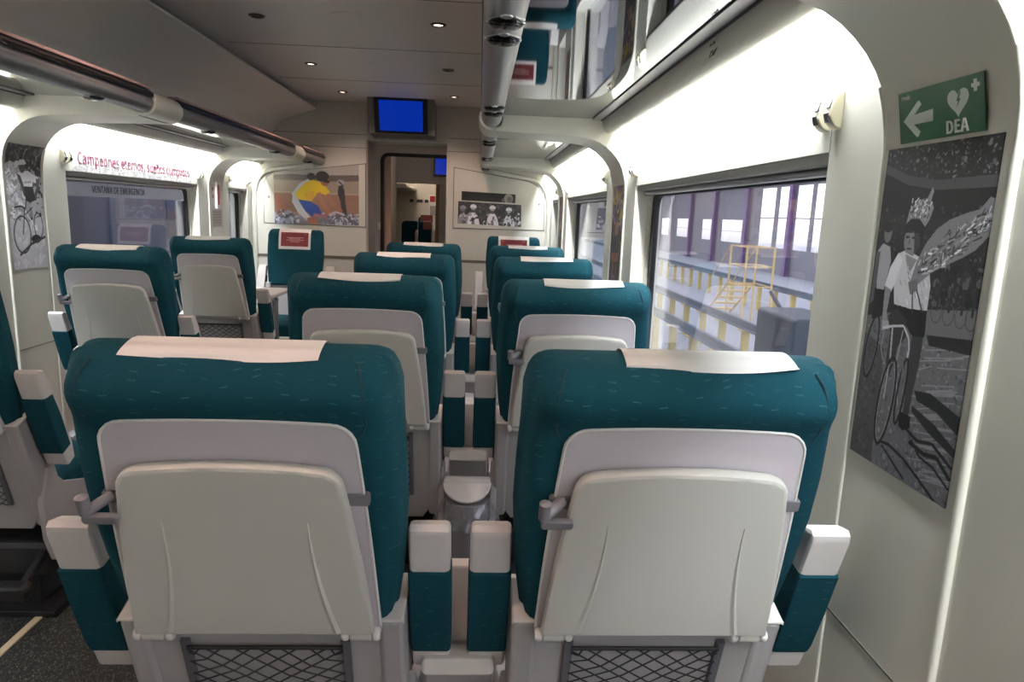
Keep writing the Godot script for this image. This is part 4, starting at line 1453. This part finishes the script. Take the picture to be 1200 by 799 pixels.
	c.line(f.call([0.27, 0.98, 0.38, 0.975, 0.55, 0.995, 0.72, 1.03, 0.90, 1.07]), 0.018, grey(0.10))
	c.line(f.call([0.30, 0.99, 0.42, 1.02, 0.58, 1.06]), 0.014, grey(0.12))
	c.line(f.call([0.52, 0.89, 0.66, 0.915, 0.80, 0.90, 1.0, 0.945]), 0.020, grey(0.12))
	c.line(f.call([0.58, 0.93, 0.74, 0.945, 0.86, 0.935, 1.0, 0.98]), 0.026, grey(0.12))
	c.line(f.call([0.60, 0.92, 0.70, 0.96, 0.84, 0.97, 1.0, 1.01]), 0.016, grey(0.15))
	c.grain(0.06)
	return c.texture()

func poster_climber() -> ImageTexture:
	var c := Canvas.new(200, 400, grey(0.60))
	c.dabs(0, 0, 1, 0.17, 170, 0.05, [grey(0.14), grey(0.20), grey(0.27), grey(0.40)])
	c.dabs(0.55, 0.12, 1, 0.62, 130, 0.045, [grey(0.14), grey(0.22), grey(0.46), grey(0.62)])
	c.dabs(0, 0.15, 0.5, 0.62, 240, 0.035, [grey(0.62), grey(0.72), grey(0.50), grey(0.80)])
	c.poly([0, 0.60, 0.5, 0.62, 1, 0.56, 1, 1, 0, 1], grey(0.68))
	c.dabs(0, 0.62, 1, 1, 160, 0.04, [grey(0.66), grey(0.70), grey(0.74)])
	c.poly([0.50, 0.10, 1.0, 0.20, 1.0, 0.25, 0.58, 0.14], grey(0.18))
	# rider
	c.poly([0.32, 0.225, 0.62, 0.20, 0.90, 0.25, 0.88, 0.30, 0.74, 0.29, 0.72, 0.335, 0.48, 0.335, 0.42, 0.29], grey(0.86))
	c.poly([0.30, 0.23, 0.40, 0.245, 0.47, 0.32, 0.52, 0.40, 0.46, 0.41, 0.40, 0.34], grey(0.28))
	c.poly([0.84, 0.26, 0.94, 0.265, 0.90, 0.35, 0.80, 0.42, 0.76, 0.39, 0.84, 0.33], grey(0.28))
	c.oval(0.46, 0.178, 0.085, 0.045, grey(0.26))
	c.poly([0.34, 0.15, 0.39, 0.118, 0.52, 0.115, 0.58, 0.145, 0.54, 0.155, 0.38, 0.162], grey(0.88))
	c.line([0.48, 0.30, 0.70, 0.29], 0.03, grey(0.62))
	c.poly([0.47, 0.33, 0.73, 0.33, 0.78, 0.43, 0.68, 0.48, 0.50, 0.45], grey(0.09))
	c.poly([0.62, 0.46, 0.76, 0.44, 0.74, 0.56, 0.72, 0.66, 0.66, 0.66, 0.66, 0.56], grey(0.62))
	c.poly([0.48, 0.44, 0.60, 0.46, 0.58, 0.55, 0.52, 0.58, 0.47, 0.52], grey(0.56))
	c.poly([0.66, 0.64, 0.76, 0.65, 0.78, 0.69, 0.64, 0.69], grey(0.86))
	# bicycle
	c.line([0.16, 0.50, 0.34, 0.49, 0.46, 0.51, 0.50, 0.44], 0.03, grey(0.16))
	c.line([0.44, 0.50, 0.34, 0.72], 0.028, grey(0.26))
	c.line([0.46, 0.54, 0.70, 0.66], 0.022, grey(0.80))
	c.line([0.44, 0.56, 0.66, 0.50], 0.022, grey(0.30))
	c.ring(0.32, 0.72, 0.235, 0.150, 0.026, grey(0.12), 0.05)
	c.ring(0.32, 0.72, 0.205, 0.132, 0.006, grey(0.45), 0.05)
	c.ring(0.80, 0.65, 0.13, 0.105, 0.022, grey(0.18))
	c.oval(0.70, 0.76, 0.14, 0.035, grey(0.14))
	c.line([0.20, 0.885, 0.55, 0.80, 0.98, 0.745], 0.04, grey(0.22))
	c.grain(0.10)
	return c.texture()

func poster_yellow() -> ImageTexture:
	var c := Canvas.new(320, 230, Color(0.60, 0.54, 0.48))
	c.rect(0, 0, 1, 0.20, Color(0.66, 0.63, 0.60))
	c.poly([0, 0.22, 0.2, 0.19, 0.5, 0.20, 1, 0.17, 1, 0.27, 0.5, 0.30, 0, 0.29], Color(0.36, 0.32, 0.31))
	c.rect(0, 0.29, 1, 0.48, Color(0.56, 0.50, 0.45))
	for i in 12: c.line([0, 0.31 + i * 0.014, 1, 0.30 + i * 0.014], 0.003, Color(0.64, 0.58, 0.52))
	c.rect(0, 0.47, 1, 0.50, Color(0.68, 0.60, 0.53))
	c.rect(0, 0.50, 1, 0.86, Color(0.55, 0.40, 0.32))
	c.rect(0, 0.86, 1, 1, Color(0.42, 0.40, 0.46))
	c.dabs(0.05, 0.5, 0.95, 0.9, 80, 0.012, [Color(0.52, 0.38, 0.31), Color(0.58, 0.44, 0.36)])
	# motorbike policeman and other riders behind
	c.poly([0.76, 0.36, 0.80, 0.33, 0.83, 0.42, 0.84, 0.62, 0.86, 0.84, 0.80, 0.80, 0.78, 0.60, 0.75, 0.48], Color(0.18, 0.15, 0.16))
	c.oval(0.785, 0.30, 0.045, 0.05, Color(0.62, 0.60, 0.60))
	c.line([0.76, 0.28, 0.82, 0.36], 0.014, Color(0.12, 0.11, 0.12))
	c.poly([0.03, 0.50, 0.10, 0.60, 0.15, 0.80, 0.05, 0.78, 0.0, 0.60], Color(0.62, 0.40, 0.32))
	c.dabs(0, 0.78, 0.30, 1.0, 70, 0.02, [Color(0.62, 0.62, 0.70), Color(0.36, 0.34, 0.42), Color(0.80, 0.80, 0.82), Color(0.30, 0.30, 0.40)])
	c.dabs(0.55, 0.80, 1.0, 1.0, 90, 0.018, [Color(0.62, 0.64, 0.72), Color(0.40, 0.42, 0.52), Color(0.78, 0.78, 0.82), Color(0.34, 0.36, 0.46)])
	# rider
	c.poly([0.20, 0.52, 0.30, 0.34, 0.42, 0.24, 0.50, 0.30, 0.40, 0.46, 0.28, 0.58], Color(0.80, 0.80, 0.82))
	c.oval(0.44, 0.22, 0.05, 0.06, Color(0.16, 0.14, 0.14))
	c.poly([0.25, 0.50, 0.36, 0.33, 0.46, 0.27, 0.54, 0.30, 0.60, 0.36, 0.66, 0.46, 0.62, 0.53, 0.55, 0.48, 0.48, 0.54, 0.44, 0.62, 0.34, 0.66, 0.28, 0.60], Color(0.86, 0.72, 0.06))
	c.poly([0.36, 0.50, 0.46, 0.44, 0.48, 0.54, 0.43, 0.62, 0.36, 0.60], Color(0.76, 0.58, 0.05))
	c.poly([0.22, 0.50, 0.28, 0.58, 0.36, 0.78, 0.44, 0.90, 0.38, 0.94, 0.28, 0.82, 0.21, 0.64], Color(0.86, 0.86, 0.88))
	c.poly([0.28, 0.60, 0.42, 0.62, 0.52, 0.70, 0.56, 0.84, 0.46, 0.88, 0.36, 0.78], Color(0.16, 0.26, 0.58))
	c.line([0.27, 0.60, 0.36, 0.82, 0.40, 0.90], 0.018, Color(0.90, 0.90, 0.92))
	c.poly([0.38, 0.90, 0.48, 0.86, 0.52, 1.0, 0.42, 1.0], Color(0.58, 0.36, 0.26))
	c.line([0.52, 0.48, 0.58, 0.68, 0.66, 0.82], 0.055, Color(0.66, 0.43, 0.33))
	c.line([0.62, 0.50, 0.70, 0.66, 0.80, 0.78], 0.045, Color(0.62, 0.40, 0.31))
	c.oval(0.60, 0.28, 0.055, 0.085, Color(0.60, 0.38, 0.29))
	c.oval(0.57, 0.21, 0.078, 0.085, Color(0.13, 0.11, 0.11))
	c.line([0.59, 0.285, 0.655, 0.295], 0.03, Color(0.08, 0.07, 0.08))
	c.line([0.64, 0.84, 0.72, 0.78, 0.82, 0.82, 0.80, 0.92], 0.022, Color(0.74, 0.74, 0.78))
	c.line([0.46, 0.84, 0.62, 0.86], 0.035, Color(0.62, 0.40, 0.44))
	c.ring(0.80, 1.02, 0.12, 0.17, 0.012, Color(0.26, 0.26, 0.32))
	c.grain(0.06)
	return c.texture()

func poster_trio() -> ImageTexture:
	var c := Canvas.new(280, 100, grey(0.24))
	c.dabs(0, 0, 1, 1, 200, 0.02, [grey(0.20), grey(0.30), grey(0.16), grey(0.36)])
	for k in [[0.08, 0.30, 0.52], [0.24, 0.24, 0.80], [0.54, 0.26, 0.82], [0.80, 0.32, 0.85]]:
		var x: float = k[0]
		var y: float = k[1]
		c.poly([x - 0.09, 1.0, x - 0.075, y + 0.42, x - 0.04, y + 0.22, x + 0.04, y + 0.22, x + 0.08, y + 0.40, x + 0.11, 1.0], grey(k[2]))
		c.oval(x, y + 0.08, 0.035, 0.15, grey(0.34))
		c.oval(x + 0.002, y - 0.02, 0.05, 0.11, grey(k[2]))
		c.line([x - 0.05, y + 0.04, x + 0.05, y + 0.04], 0.01, grey(0.18))
		c.poly([x - 0.025, 1.0, x - 0.015, y + 0.5, x + 0.02, y + 0.5, x + 0.03, 1.0], grey(0.42))
	c.dabs(0.02, 0.45, 0.98, 1, 70, 0.02, [grey(0.18), grey(0.60), grey(0.74), grey(0.30)])
	c.grain(0.12)
	return c.texture()

# ------------------------------------------------------------------ coat hooks
func build_hooks() -> void:
	var spots := [[1.0, 1.30, "right wall, near end of the nearest window"], [1.0, 2.93, "right wall, far end of the nearest window"], [1.0, 3.58, "right wall, near end of the middle window"], [1.0, 5.22, "right wall, far end of the middle window"], [1.0, 5.80, "right wall, by the end wall window"],
		[-1.0, 3.58, "left wall, near end of the emergency window"], [-1.0, 5.22, "left wall, far end of the emergency window"], [-1.0, 5.80, "left wall, near side of the small end window"], [-1.0, 6.27, "left wall, far side of the small end window"]]
	var first: Node3D = null
	for k in spots:
		var s: float = k[0]
		var at := Vector3(XC + s * 1.355, 1.528, -float(k[1]))
		var label: String = "cream coat hooks on the " + k[2]
		if first != null:
			var c := copy(first, at, label)
			if s < 0: c.rotation.y = PI
			continue
		first = thing("coat_hook", label, "coat hook", at, "coat hooks beside the windows")
		for e in [-0.022, 0.022]:
			var g := Geo.new()
			var p := PackedVector2Array()
			for i in 13:
				var a := PI / 2 + PI * i / 12.0
				p.append(Vector2(cos(a) * 0.022 * (1.0 if i < 7 else 1.15), sin(a) * 0.033))
			g.prism(p, Vector3(0, 0, e - 0.013), Vector3.RIGHT, Vector3.UP, Vector3(0, 0, 0.026), 0.002)
			var hk := obj("hook", g, M.hook, first, 50)
			for q in [[0.012, 0.018], [-0.013, 0.016]]:
				g = Geo.new()
				g.box(Vector3(-0.0225 if q[0] < 0 else -0.0195, q[0], e - 0.001), Vector3(0.006, q[1], 0.015), 0.001, Basis(Vector3.BACK, 0.28 if q[0] < 0 else -0.30))
				obj("insert", g, M.netframe, hk)

# ------------------------------------------------------------------ vestibule and the next saloon seen through the doorway
func build_vestibule() -> void:
	var vs := setting("wall_vestibule")
	var g := Geo.new()
	slab(g, -1.02, -0.985, 0.0, 2.2, BACK + 0.46, 8.3)
	obj("left_partition", g, M.panel_back, vs)
	g = Geo.new()
	slab(g, -0.33, -0.28, 0.0, 2.2, BACK + 0.46, 8.3)
	obj("right_partition", g, M.jamb, vs)
	g = Geo.new()
	slab(g, -1.02, -0.28, 2.08, 2.2, BACK + 0.36, 8.3)
	obj("vestibule_ceiling", g, M.ceiling, vs)
	g = Geo.new()
	slab(g, -2.2, -1.02, 0.0, 2.36, 8.22, 8.3)
	slab(g, -0.28, 0.8, 0.0, 2.36, 8.22, 8.3)
	obj("cross_partition", g, M.panel_back, vs)
	# next saloon: its end wall has a doorway too, with a third room beyond
	var ns := setting("wall_next_saloon")
	g = Geo.new()
	slab(g, -2.2, -2.1, 0.0, 2.36, 8.3, 15.0)
	obj("left_side_wall", g, M.panel_back, ns)
	g = Geo.new()
	slab(g, 0.7, 0.8, 0.0, 2.36, 8.3, 15.0)
	obj("right_side_wall", g, M.panel_back, ns)
	g = Geo.new()
	slab(g, -2.1, 0.7, 2.30, 2.36, 8.3, 15.0)
	obj("far_ceiling", g, M.ceiling, ns)
	g = Geo.new()
	slab(g, -2.1, 0.7, 1.80, 2.30, 12.42, 12.5)
	obj("far_header", g, M.ceiling, ns)
	g = Geo.new()
	slab(g, -0.72, 0.7, 0.0, 1.80, 12.42, 12.5)
	obj("far_partition", g, M.panel_back, ns)
	g = Geo.new()
	slab(g, -0.78, -0.72, 0.0, 1.80, 12.40, 12.5)
	obj("far_door_post", g, M.wood, ns)
	g = Geo.new()
	slab(g, -1.62, -1.58, 1.98, 2.30, 8.4, 12.42)
	obj("ceiling_edge", g, M.brown, ns)
	g = Geo.new()
	slab(g, -2.1, 0.7, 0.0, 2.30, 14.6, 14.7)
	obj("far_wall", g, M.panel_back, ns)
	g = Geo.new()
	profile(g, -1.0, [0.62, 1.72, 0.60, 1.75, 0.62, 1.79, 1.45, 1.79, 1.45, 1.52, 1.36, 1.60, 1.24, 1.66, 1.0, 1.70], 12.5, 14.6)
	obj("far_rack", g, M.panel, ns, 50)
	var fs := thing("fire_sign", "small red and white notice on the far wall beyond the doorway", "sign")
	g = Geo.new()
	slab(g, -1.06, -0.90, 1.22, 1.66, 14.58, 14.6)
	obj("backing", g, M.cloth, fs)
	g = Geo.new()
	slab(g, -1.04, -0.93, 1.52, 1.64, 14.575, 14.58)
	obj("red_field", g, mat(Color(0.62, 0.09, 0.08), 0.4), fs)
	g = Geo.new()
	slab(g, -1.04, -0.92, 1.24, 1.44, 14.575, 14.58)
	obj("grey_field", g, M.blind, fs)
	var fm := thing("wall_marks", "row of small dark plates on the far wall beyond the doorway", "plate")
	for x in [-1.42, -1.25, -1.11]:
		g = Geo.new()
		slab(g, x - (0.06 if x == -1.25 else 0.035), x + (0.06 if x == -1.25 else 0.035), 1.50, 1.56, 14.58, 14.6)
		obj("plate", g, M.dark, fm)
	var names := ["nearest teal seat beyond the doorway", "second teal seat beyond the doorway", "teal seat with maroon cover against the far wall"]
	var fsp := [[-1.30, 12.9], [-1.03, 13.3], [-1.12, 14.3]]
	for i in 3:
		var t := thing("far_seat", names[i], "seat", Vector3(fsp[i][0], 0, -fsp[i][1]), "seats of the next saloon")
		g = Geo.new()
		g.rbox(Vector3(0, 0.82 if i < 2 else 0.90, 0), Vector3(0.26, 0.62, 0.12), 0.05, 0.03)
		obj("backrest", g, M.teal, t)
		g = Geo.new()
		g.rbox(Vector3(0, 0.45, 0.16), Vector3(0.28, 0.12, 0.36), 0.04, 0.03)
		obj("seat_cushion", g, M.teal, t)
		g = Geo.new()
		g.rbox(Vector3(0, 0.2, 0.1), Vector3(0.2, 0.4, 0.3), 0.03, 0.02)
		obj("pedestal", g, M.dark, t)
		g = Geo.new()
		g.rbox(Vector3(0.04, 1.06 if i < 2 else 1.17, 0.012), Vector3(0.16 if i == 1 else 0.24, 0.16, 0.12), 0.02, 0.01)
		obj("headrest_cover", g, [M.teal, M.cover_plain, M.maroon][i], t)
		for s in [-1.0, 1.0]:
			g = Geo.new()
			g.rbox(Vector3(s * 0.15, 0.74, 0.10), Vector3(0.05, 0.42, 0.08), 0.02, 0.01)
			obj("armrest", g, M.arm, t)
	# second blue screen over the far doorway
	var tv := thing("ceiling_screen", "distant second blue screen seen through the doorway", "screen")
	g = Geo.new()
	slab(g, -0.82, -0.36, 1.93, 2.27, 12.34, 12.42, 0.01)
	obj("housing", g, M.black, tv)
	g = Geo.new()
	slab(g, -0.79, -0.39, 1.965, 2.235, 12.332, 12.34)
	obj("screen_glass", g, M.screen, tv)
	# their lamps
	for q in [[-0.65, 2.07, -7.4, 0.8], [-1.2, 2.29, -10.2, 1.6], [-1.3, 2.29, -13.5, 5.0]]:
		var lt := thing("ceiling_lamp", "round ceiling lamp %s beyond the doorway" % ["in the vestibule", "in the next saloon", "in the farthest room"][[-7.4, -10.2, -13.5].find(q[2])], "lamp", Vector3(q[0], q[1], q[2]), "lamps beyond the doorway")
		g = Geo.new()
		g.lathe([[0.09, -0.01], [0.09, 0.006], [0.08, 0.012], [0.0001, 0.012]], Vector3.ZERO, Vector3.DOWN, 24)
		obj("lamp_glass", g, M.bulb, lt)
		var ol := OmniLight3D.new()
		ol.name = "lamp_light"
		ol.light_color = Color(1.0, 0.92, 0.86)
		ol.light_energy = q[3] * 0.06
		ol.omni_range = 10.0
		ol.omni_attenuation = 2.0
		ol.light_size = 0.08
		ol.shadow_enabled = true
		lt.add_child(ol)
		ol.position = Vector3(0, -0.10, 0)

# ------------------------------------------------------------------ depot hall outside the right windows, parked train at the left
func build_depot() -> void:
	var conc := mat(Color(0.56, 0.56, 0.58), 0.5)
	var wallm := mat(Color(0.44, 0.43, 0.45), 0.8)
	var purple := mat(Color(0.40, 0.28, 0.46), 0.6)
	var steel := mat(Color(0.24, 0.26, 0.31), 0.5, 0.2)
	var yellow := mat(Color(0.74, 0.66, 0.34), 0.6)
	var ychalk := mat(Color(0.80, 0.68, 0.42), 0.6)
	var g := Geo.new()
	slab(g, -12.0, 40.0, -1.35, -1.25, -12.0, 90.0)
	var gr := obj("ground", g, conc)
	gr.set_meta("kind", "structure")
	# hall wall with real openings: piers and bands round every window
	var hw := setting("wall_depot")
	var X := 15.5
	var wins := []      # d0, d1, y0, y1
	var dd := 9.0
	while dd < 29.0:
		wins.append([dd, dd + 1.5, 0.08, 3.2]); dd += 2.35
	for w in [[29.4, 31.6], [31.8 + 0.1, 33.5], [33.9, 35.5], [35.9, 37.8]]: wins.append([w[0], w[1], 0.08, 3.2])
	for w in [[40.2, 43.8], [45.0, 47.7], [50.3, 53.9], [55.5, 58.5], [60.5, 64.0], [66.0, 69.5]]: wins.append([w[0], w[1], 0.12, 1.47])
	var prev := 4.0
	for w in wins:
		g = Geo.new()
		slab(g, X, X + 0.08, -1.25, 12.0, prev, w[0])
		obj("pier", g, wallm, hw)
		g = Geo.new()
		slab(g, X, X + 0.08, -1.25, w[2], w[0], w[1])
		obj("parapet", g, wallm, hw)
		g = Geo.new()
		slab(g, X, X + 0.08, w[3], 12.0, w[0], w[1])
		obj("lintel", g, wallm, hw)
		g = Geo.new()
		slab(g, X + 0.02, X + 0.06, lerpf(w[2], w[3], 0.485), lerpf(w[2], w[3], 0.505), w[0], w[1])
		obj("window_bars", g, wallm, hw)
		prev = w[1]
	g = Geo.new()
	slab(g, X, X + 0.08, -1.25, 12.0, prev, 90.0)
	obj("pier", g, wallm, hw)
	g = Geo.new()
	slab(g, -12.0, X + 0.4, -1.25, 12.0, 90.0, 90.4)
	obj("end_wall", g, wallm, hw)
	g = Geo.new()
	slab(g, X - 0.5, X, 3.6, 4.0, 4.0, 90.0)
	obj("crane_beam", g, steel, hw)
	# purple columns
	var cd := [22.4, 28.6, 33.6, 39.2, 44.7, 49.8, 54.9, 59.8]
	for i in cd.size():
		var t := thing("steel_column", "purple steel column by the depot windows, number %s from the near end" % ["one", "two", "three", "four", "five", "six", "seven", "eight"][i], "column", Vector3(X - 0.16, -1.25, -cd[i]), "depot columns")
		g = Geo.new()
		slab(g, -0.12, -0.09, 0.0, 12.0, -0.16, 0.16)
		slab(g, 0.09, 0.12, 0.0, 12.0, -0.16, 0.16)
		slab(g, -0.09, 0.09, 0.0, 12.0, -0.03, 0.03)
		obj("column_beam", g, purple, t)
		g = Geo.new()
		slab(g, -0.15, 0.15, 0.0, 0.06, -0.25, 0.25)
		obj("base_plate", g, purple, t)
	# raised rails on yellow stools: rail x, first stool, spacing, count
	var rows := [[3.6, 6.2, 1.2, 12, "nearest"], [4.8, 8.3, 1.17, 16, "second"], [8.5, 13.4, 1.13, 24, "third"]]
	for r in rows:
		var x: float = r[0]
		var rl := thing("raised_rail", "%s raised steel rail standing on yellow stools in the depot" % r[4], "rail", Vector3.ZERO, "raised depot rails")
		g = Geo.new()
		g.prism(V2([-0.075, 0.0, 0.075, 0.0, 0.075, 0.02, 0.02, 0.04, 0.012, 0.11, 0.036, 0.12, 0.036, 0.15, -0.036, 0.15, -0.036, 0.12, -0.012, 0.11, -0.02, 0.04, -0.075, 0.02]), Vector3(x, -0.55, -3.0), Vector3.RIGHT, Vector3.UP, Vector3(0, 0, -52.0))
		obj("rail", g, steel, rl)
		for i in r[3]:
			g = Geo.new()
			var d: float = r[1] + r[2] * i
			slab(g, x - 0.06, x + 0.06, -1.25, -0.57, d - 0.06, d + 0.06, 0.01)
			slab(g, x - 0.12, x + 0.12, -0.57, -0.55, d - 0.10, d + 0.10)
			obj("stool", g, yellow, rl)
	# yellow stair platform
	var sc := thing("stair_platform", "yellow metal stair platform standing between the depot rails", "platform", Vector3(7.0, -1.25, -17.3), "")
	for x in [-0.35, 0.35]:
		for z in [-0.55, 0.55]:
			g = Geo.new()
			slab(g, x - 0.02, x + 0.02, 0.0, 2.0, z - 0.02, z + 0.02)
			obj("leg", g, ychalk, sc)
	for y in [1.0, 1.5, 1.98]:
		for z in [-0.55, 0.55]:
			g = Geo.new()
			slab(g, -0.35, 0.35, y - 0.012, y + 0.012, z - 0.012, z + 0.012)
			obj("rail", g, ychalk, sc)
		for x in [-0.35, 0.35]:
			g = Geo.new()
			slab(g, x - 0.012, x + 0.012, y - 0.012, y + 0.012, -0.55, 0.55)
			obj("rail", g, ychalk, sc)
	for x in [-0.35, 0.35]:
		g = Geo.new()
		g.tube([Vector3(x, 0.0, -2.1), Vector3(x, 1.0, -0.55)], 0.03, 6)
		g.tube([Vector3(x, 0.9, -2.1), Vector3(x, 1.98, -0.55)], 0.016, 6)
		obj("stringer", g, ychalk, sc)
	for i in 5:
		g = Geo.new()
		slab(g, -0.35, 0.35, 0.12 + i * 0.2, 0.16 + i * 0.2, 1.75 - i * 0.3, 1.95 - i * 0.3)
		obj("step", g, ychalk, sc)
	# equipment box near the window
	var bxm := mat(Color(0.11, 0.115, 0.15), 0.5)
	var bx := thing("equipment_cart", "dark equipment cart with sloping handle in the depot by the large window", "cart", Vector3(3.1, -1.25, -6.35), "")
	g = Geo.new()
	g.rbox(Vector3(0, 1.02, 0), Vector3(0.5, 1.44, 0.85), 0.05, 0.02)
	obj("cart_body", g, bxm, bx)
	g = Geo.new()
	g.tube([Vector3(0, 1.70, -0.40), Vector3(0, 1.86, -0.72)], 0.02, 8)
	obj("cart_handle", g, bxm, bx)
	for x in [-0.2, 0.2]:
		for z in [-0.3, 0.3]:
			g = Geo.new()
			g.lathe([[0.05, 0.0], [0.15, 0.0], [0.15, 0.06], [0.05, 0.06]], Vector3(x - 0.03, 0.16, z), Vector3.RIGHT, 16)
			obj("wheel", g, M.dark, bx)
	# train parked on the next track at the left
	var tb := mat(Color(0.21, 0.22, 0.29), 0.4)
	var td := mat(Color(0.12, 0.13, 0.20), 0.3)
	var tl := mat(Color(0.28, 0.29, 0.35), 0.4)
	var pt := thing("parked_train", "blue grey train parked beyond the left emergency window", "train", Vector3(-4.1, -1.25, 0), "")
	g = Geo.new()
	slab(g, -2.6, 0.0, 0.5, 3.9, -4.0, 22.0, 0.05)
	obj("body", g, tb, pt)
	for q in [[1.0, 3.6], [5.2, 7.4], [9.3, 11.6], [13.5, 16.0]]:
		g = Geo.new()
		slab(g, -0.02, 0.015, 2.1, 3.2, q[0], q[1], 0.01)
		obj("train_window", g, td, pt)
	g = Geo.new()
	slab(g, -0.02, 0.012, 1.55, 1.95, -4.0, 22.0)
	obj("light_band", g, tl, pt)
	g = Geo.new()
	slab(g, -0.02, 0.02, 0.7, 3.5, 7.9, 8.8, 0.01)
	obj("train_door", g, tl, pt)
	g = Geo.new()
	slab(g, -2.4, -0.2, 0.0, 0.5, -3.0, 21.0)
	obj("undercarriage", g, M.dark, pt)
